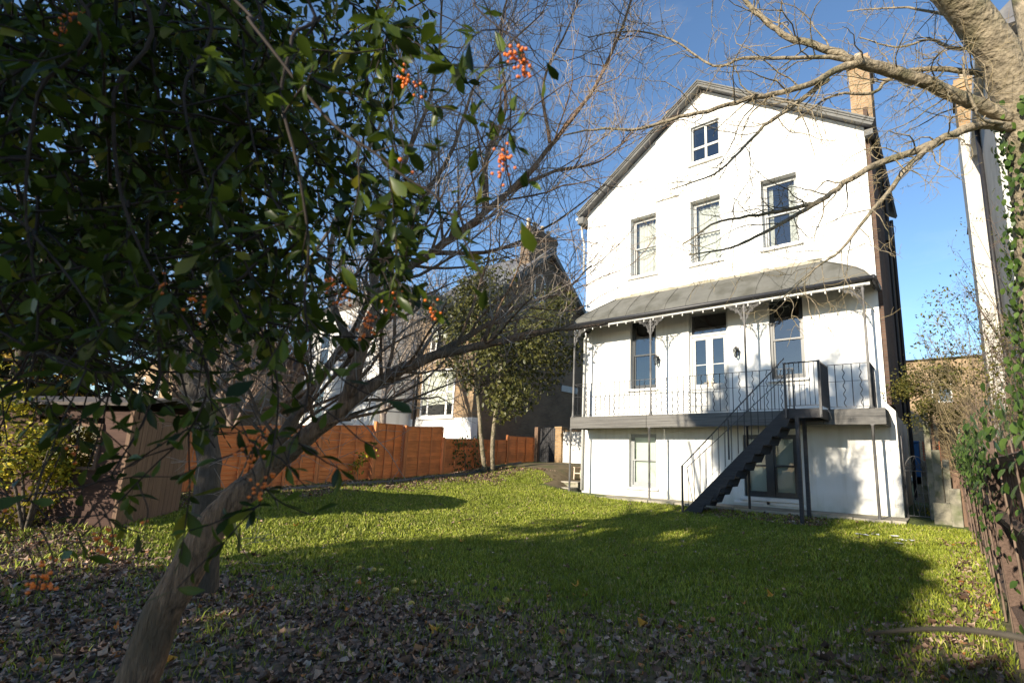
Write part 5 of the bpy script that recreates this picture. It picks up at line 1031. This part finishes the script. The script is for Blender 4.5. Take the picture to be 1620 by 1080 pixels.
for k_, tm in enumerate((leaf_t(.42, .64, .14, .10, 4), leaf_t(.34, .58, .22, .26, 4), leaf_t(.46, .66, .06, -.10, 4))):
    m_ = kind_ == k_; scatter(fsh, 'foliage', *tm, P[m_], R_[m_], Sz[m_]*(1, .92, 1.06)[k_], M['leaf'], 100)
# berries: clusters of small round fruits
ball = bpy.data.meshes.new('berry'); bm_ = bmesh.new(); bmesh.ops.create_icosphere(bm_, subdivisions=2, radius=1); bm_.to_mesh(ball); bm_.free(); bv = np.array([v.co[:] for v in ball.vertices]); bf = np.array([p.vertices[:] for p in ball.polygons])
BC = [(822, 95, 1.1, 15), (828, 115, 1.1, 12), (808, 90, 1.1, 8), (797, 255, 1.15, 22), (793, 268, 1.15, 9), (640, 125, 1.2, 12), (660, 135, 1.2, 8), (525, 455, 1.2, 14), (545, 468, 1.2, 10), (585, 510, 1.2, 9), (575, 520, 1.2, 8), (685, 498, 1.2, 10), (618, 482, 1.2, 7), (315, 484, 1.1, 9), (258, 455, 1.2, 6), (104, 40, 1.2, 8), (122, 30, 1.2, 7), (95, 52, 1.2, 4), (410, 700, 1.05, 9), (395, 730, 1.05, 10), (415, 760, 1.05, 9), (400, 775, 1.05, 5), (155, 850, 1.1, 8), (175, 860, 1.1, 8), (65, 915, 1.0, 10), (80, 905, 1.0, 7), (55, 930, 1.0, 6), (230, 822, 1.1, 2), (8, 805, 1.1, 3), (120, 715, 1.1, 4), (635, 250, 1.0, 2), (630, 470, 1.2, 4), (280, 320, 1.4, 4)]
for (u, v, Dd, n) in BC:
    n = int(n*1.3)
    c = dp(u, v, Dd-.14); pts = c+RNG.normal(size=(n, 3))*np.array([.008, .008, .014]); V = (bv[None]*RNG.uniform(.0027, .0037, n)[:, None, None]+pts[:, None]).reshape(-1, 3); F = (bf[None]+(np.arange(n)*len(bv))[:, None, None]).reshape(-1, 3)
    n_st = MB().tube(smooth_poly([c+np.array([0, 0, -.02]), c+np.array([.004, .0, .02]), c+np.array([-.01, -.02, .07])], 4), .0012, 4).build('berry_stalk', M['twigdark'], fsh)
    bigmesh('berry_cluster', V, F, M['berry'], fsh, kind='stuff', smooth=True)
# ================================================================ GROUND COVER
# grass blades
def sample_ground(n, x0, x1, y0, y1): return RNG.uniform(x0, x1, n), RNG.uniform(y0, y1, n)
N = 430000; x, y = sample_ground(N, -4.6, 10.85, -14.2, .6)
q = pj(np.stack([x, y, gz(x, y)], -1)); lw = litter_w(x, y)
clump = .5+.5*np.sin(x*7.1+3*np.sin(y*3.3))*np.sin(y*6.3+2*np.sin(x*4.1))
dist = np.hypot(x-CP[0], y-CP[1]); pr = np.clip(1.1-lw*.95, .1, 1)*np.clip(2.2/np.maximum(dist*.13, .6), .35, 1)*np.where(lw > .5, .45+.9*clump**2, 1)
ok = (q[:, 2] > .4) & (q[:, 0] > -30) & (q[:, 0] < 1650) & (q[:, 1] < 1130) & (RNG.random(N) < pr) & ~((y > -1.17) & (x > -1.0)) & ~((x < -.1) & (y > -.8-.42*x))
x, y, dist, lw = x[ok], y[ok], dist[ok], lw[ok]; n = len(x); z = gz(x, y)
h = RNG.uniform(.025, .06, n)*(.75+.8*clump[ok]+.5*(RNG.random(n) < .06))*np.where(lw > .55, 1.25, 1); wd = .0022+.0007*np.clip(dist, 2, 12); a = RNG.uniform(0, 2*math.pi, n); lean = RNG.uniform(.15, .75, n)*h; la = RNG.uniform(0, 2*math.pi, n)
B = np.stack([x, y, z-.004], -1); sd = np.stack([np.cos(a), np.sin(a), 0*a], -1)*wd[:, None]; mid = B+np.stack([np.cos(la)*lean*.35, np.sin(la)*lean*.35, h*.6], -1); tip = B+np.stack([np.cos(la)*lean, np.sin(la)*lean, h], -1)
V = np.stack([B-sd, B+sd, mid-sd*.75, mid+sd*.75, tip], 1).reshape(-1, 3); F = np.array([[0, 1, 3], [0, 3, 2], [2, 3, 4]]); F = (F[None]+(np.arange(n)*5)[:, None, None]).reshape(-1, 3)
pn = .5+.25*np.sin(x*1.9+1.6*np.sin(y*1.3+.7))+.25*np.sin(y*2.6+1.9*np.sin(x*1.1))          # mossy and strawy patches
go = bigmesh('grass', V, F, M['grass'], None, np.repeat(np.clip(.6*RNG.random(n)**1.1+.38*pn, 0, .999), 5)); tag(go, 'short green lawn grass thinning out under the trees', 'grass')
# fallen leaves
def litter_t(seed, curl):
    r = np.random.default_rng(seed); k = 10; th = np.linspace(0, 2*math.pi, k, endpoint=False); rr = np.array([1, .78, .9, .72, .92, .55, .92, .72, .9, .78])*r.uniform(.8, 1.15, k); v = [(0, 0, 0)]+[(rr[i]*math.cos(th[i])*.5, rr[i]*math.sin(th[i])*.5, curl*(rr[i]*.5)**2*2*(1+.8*math.sin(th[i]*2+seed))+r.normal()*.03) for i in range(k)]
    return np.array(v), np.array([(0, 1+i, 1+(i+1) % k) for i in range(k)])
N = 185000; x, y = sample_ground(N, -4.8, 10.8, -14.4, .5); lw = litter_w(x, y); q = pj(np.stack([x, y, gz(x, y)], -1)); dist = np.hypot(x-CP[0], y-CP[1])
patch = .55+.45*np.sin(x*3.1+2*np.sin(y*2.2))*np.sin(y*2.9+1.5*np.sin(x*2.6))
ok = (q[:, 2] > .4) & (q[:, 0] > -40) & (q[:, 0] < 1660) & (q[:, 1] < 1140) & (RNG.random(N) < np.clip(lw**1.4*(.35+.75*patch)+.016, 0, 1)) & ~((y > -1.2) & (x > -1.)); x, y = x[ok], y[ok]; n = len(x)
P = np.stack([x, y, gz(x, y)+RNG.uniform(.004, .03, n)], -1); nr = np.tile([0, 0, 1.], (n, 1))+RNG.normal(size=(n, 3))*.24; R_ = frames(runit(n)*np.array([1, 1, .3]), nr); S_ = RNG.uniform(.025, .075, n)*np.where(RNG.random(n) < .15, 1.55, 1)
lt_ = empty('leaf_litter', (5, -11, -.3)); tag(lt_, 'brown and grey dry leaves strewn over the shaded ground', 'leaf litter', kind='stuff'); ch = RNG.integers(0, 4, n)
for k in range(4):
    m_ = ch == k; tv, tf = litter_t(k+3, (.5, -.5, .3, .9)[k]); scatter(lt_, 'leaves', tv, tf, P[m_], R_[m_], S_[m_], M['litter'])
# a few bright leaves and windfall apples one can pick out
M['yleaf'] = mat('bright_yellow_leaf', (.50, .25, .03), .25, 40, .6)
tv, tf = litter_t(9, .8)
for (u, v, lb) in ((912, 932, 'yellow fallen leaf on the shaded lawn'), (730, 860, 'yellow fallen leaf at the edge of the sunlit grass'), (265, 1055, 'orange fallen leaf at the foot of the leaning trunk'), (468, 835, 'orange fallen leaf on the sunlit grass edge'), (1220, 948, 'pale yellow leaf on the grass in front of the stair'), (1018, 995, 'orange leaf among brown litter'), (690, 1005, 'orange brown leaf among grey litter')):
    g0 = gnd(u, v); me = bpy.data.meshes.new('fallen_leaf'); me.from_pydata((tv*.11).tolist(), [], tf.tolist()); me.materials.append(M['yleaf']); o = bpy.data.objects.new('fallen_leaf', me); COL.objects.link(o); o.location = Vector(g0+np.array([0, 0, .035])); o.rotation_euler = (random.uniform(-.4, .4), random.uniform(-.4, .4), random.uniform(0, 6)); tag(o, lb, 'leaf', 'bright fallen leaves')
ap = None
for (u, v) in ((590, 905), (602, 906), (625, 938), (648, 960), (800, 955), (728, 830), (655, 925), (568, 902)):
    g0 = gnd(u, v); b = MB().lathe((0, 0, 0), [(.002, .006), (.018, 0), (.033, .014), (.037, .032), (.031, .052), (.014, .061), (.003, .055)], 12) if ap is None else None
    if ap is None: o = ap = b.build('apple', M['apple'], None, smooth=True)
    else: o = ap.copy(); COL.objects.link(o)
    o.location = Vector(g0+np.array([0, 0, .002])); o.rotation_euler = (random.uniform(-.5, .5), random.uniform(-.5, .5), random.uniform(0, 6)); tag(o, 'small yellow windfall apple lying on the shaded lawn', 'apple', 'windfall apples on the lawn')
# white scraps on the grass near the stair
for i, (u, v) in enumerate(((1358, 848), (1366, 850), (1385, 849), (1415, 852), (1428, 858), (1423, 864), (1445, 859))):
    g0 = gnd(u, v); b = MB(); n_ = 7; b.add([(g0[0], g0[1], g0[2]+.05)]+[(g0[0]+.10*math.cos(t)*random.uniform(.5, 1.2), g0[1]+.05*math.sin(t), g0[2]+.045+random.uniform(0, .03)) for t in np.linspace(0, 2*math.pi, n_, endpoint=False)], [(0, 1+j, 1+(j+1) % n_) for j in range(n_)]); tag(b.build('paper_scrap', M['paper']), 'small white crumpled scrap on the grass near the stair foot', 'scrap', 'white scraps on the lawn')
# bent cane close to the lens, lower right
bc = MB(); Q = smooth_poly(PL([(1370, 1003, .75), (1410, 998, .7), (1480, 994, .65), (1560, 999, .6), (1640, 1014, .57), (1720, 1040, .55)]), 6); bc.tube(Q, np.linspace(.0022, .0048, len(Q)), 8)
g0 = Q[-1].copy(); bc.tube(smooth_poly([Q[-1], Q[-1]+np.array([.12, .02, -.2]), Q[-1]+np.array([.2, .0, -.7]), np.array([Q[-1][0]+.22, Q[-1][1], -.4])], 5), .005, 8); tag(bc.build('bent_cane', M['cane'], smooth=True), 'thin bent grey bramble cane arching over the grass by the brown fence', 'cane')

# ================================================================ TREES BEHIND THE CAMERA that shade the garden
def shade_tree(label, x, y, h, blobs, n, size):
    z = float(gz(x, y)); o = empty('evergreen_oak', (x, y, z), label, 'tree'); MB().tube([(x, y, z-.3), (x+.1, y, z+h*.3), (x, y, z+h*.8)], [.4, .3, .08], 10).build('trunk', M['barkdark'], o, smooth=True)
    for (c, rad, fr_n) in blobs:
        Pc, Oc = cloud(int(n*fr_n), c, rad, .3, 6); R_, S_ = leaves_at(Pc, Oc, size); scatter(o, 'crown', *diam(.6), Pc, R_, S_, M['holly'])
        tubes('limb', [(smooth_poly([np.array([x, y, z+h*.25]), (np.array([x, y, z+h*.35])+np.array(c))/2, np.array(c)], 5), np.linspace(.14, .04, 11))], 6, M['barkdark'], o)
    return o
# crowns are placed from the shade the photograph shows: shade point + k * sun direction
def up_sun(x, z, k, y=0.): return (np.array([x, y, z])+SUN*k)
K = 26.
shade_tree('tall evergreen oak behind the lawn, shading the grass', up_sun(5.6, 0, K)[0], up_sun(5.6, 0, K)[1], 9,
    [(up_sun(6.1, .6, K), (1.4, 1.8, 1.9), .8), (up_sun(7.4, .2, K+1), (1.3, 1.6, 1.9), .6), (up_sun(6.6, 2.2, K), (1.2, 1.2, 1.2), .45), (up_sun(5.8, -2.3, K), (2.6, 1.6, 1.6), .55), (up_sun(7.8, -2.8, K-1), (1.6, 1.6, 1.5), .4), (up_sun(6.0, -4.6, K), (2.9, 1.6, 1.6), 1.0), (up_sun(9.4, -4.9, K), (1.6, 1.5, 1.7), 1.0), (up_sun(8.2, 3.2, K), (.8, .9, .6), .1), (up_sun(9.68, -3.0, K), (1.0, 1.5, 1.2), .85), (up_sun(8.4, -4.2, K), (2.0, 1.5, 1.6), 1.0), (up_sun(10.75, -4.5, K), (1.3, 1.2, 1.1), 1.0), (up_sun(9.95, .7, K), (.33, .6, .8), .12), (up_sun(6.0, 3.5, K), (.8, .8, .6), .12), (up_sun(5.2, 2.6, K), (.6, .8, .6), .12)], 3200, .34)
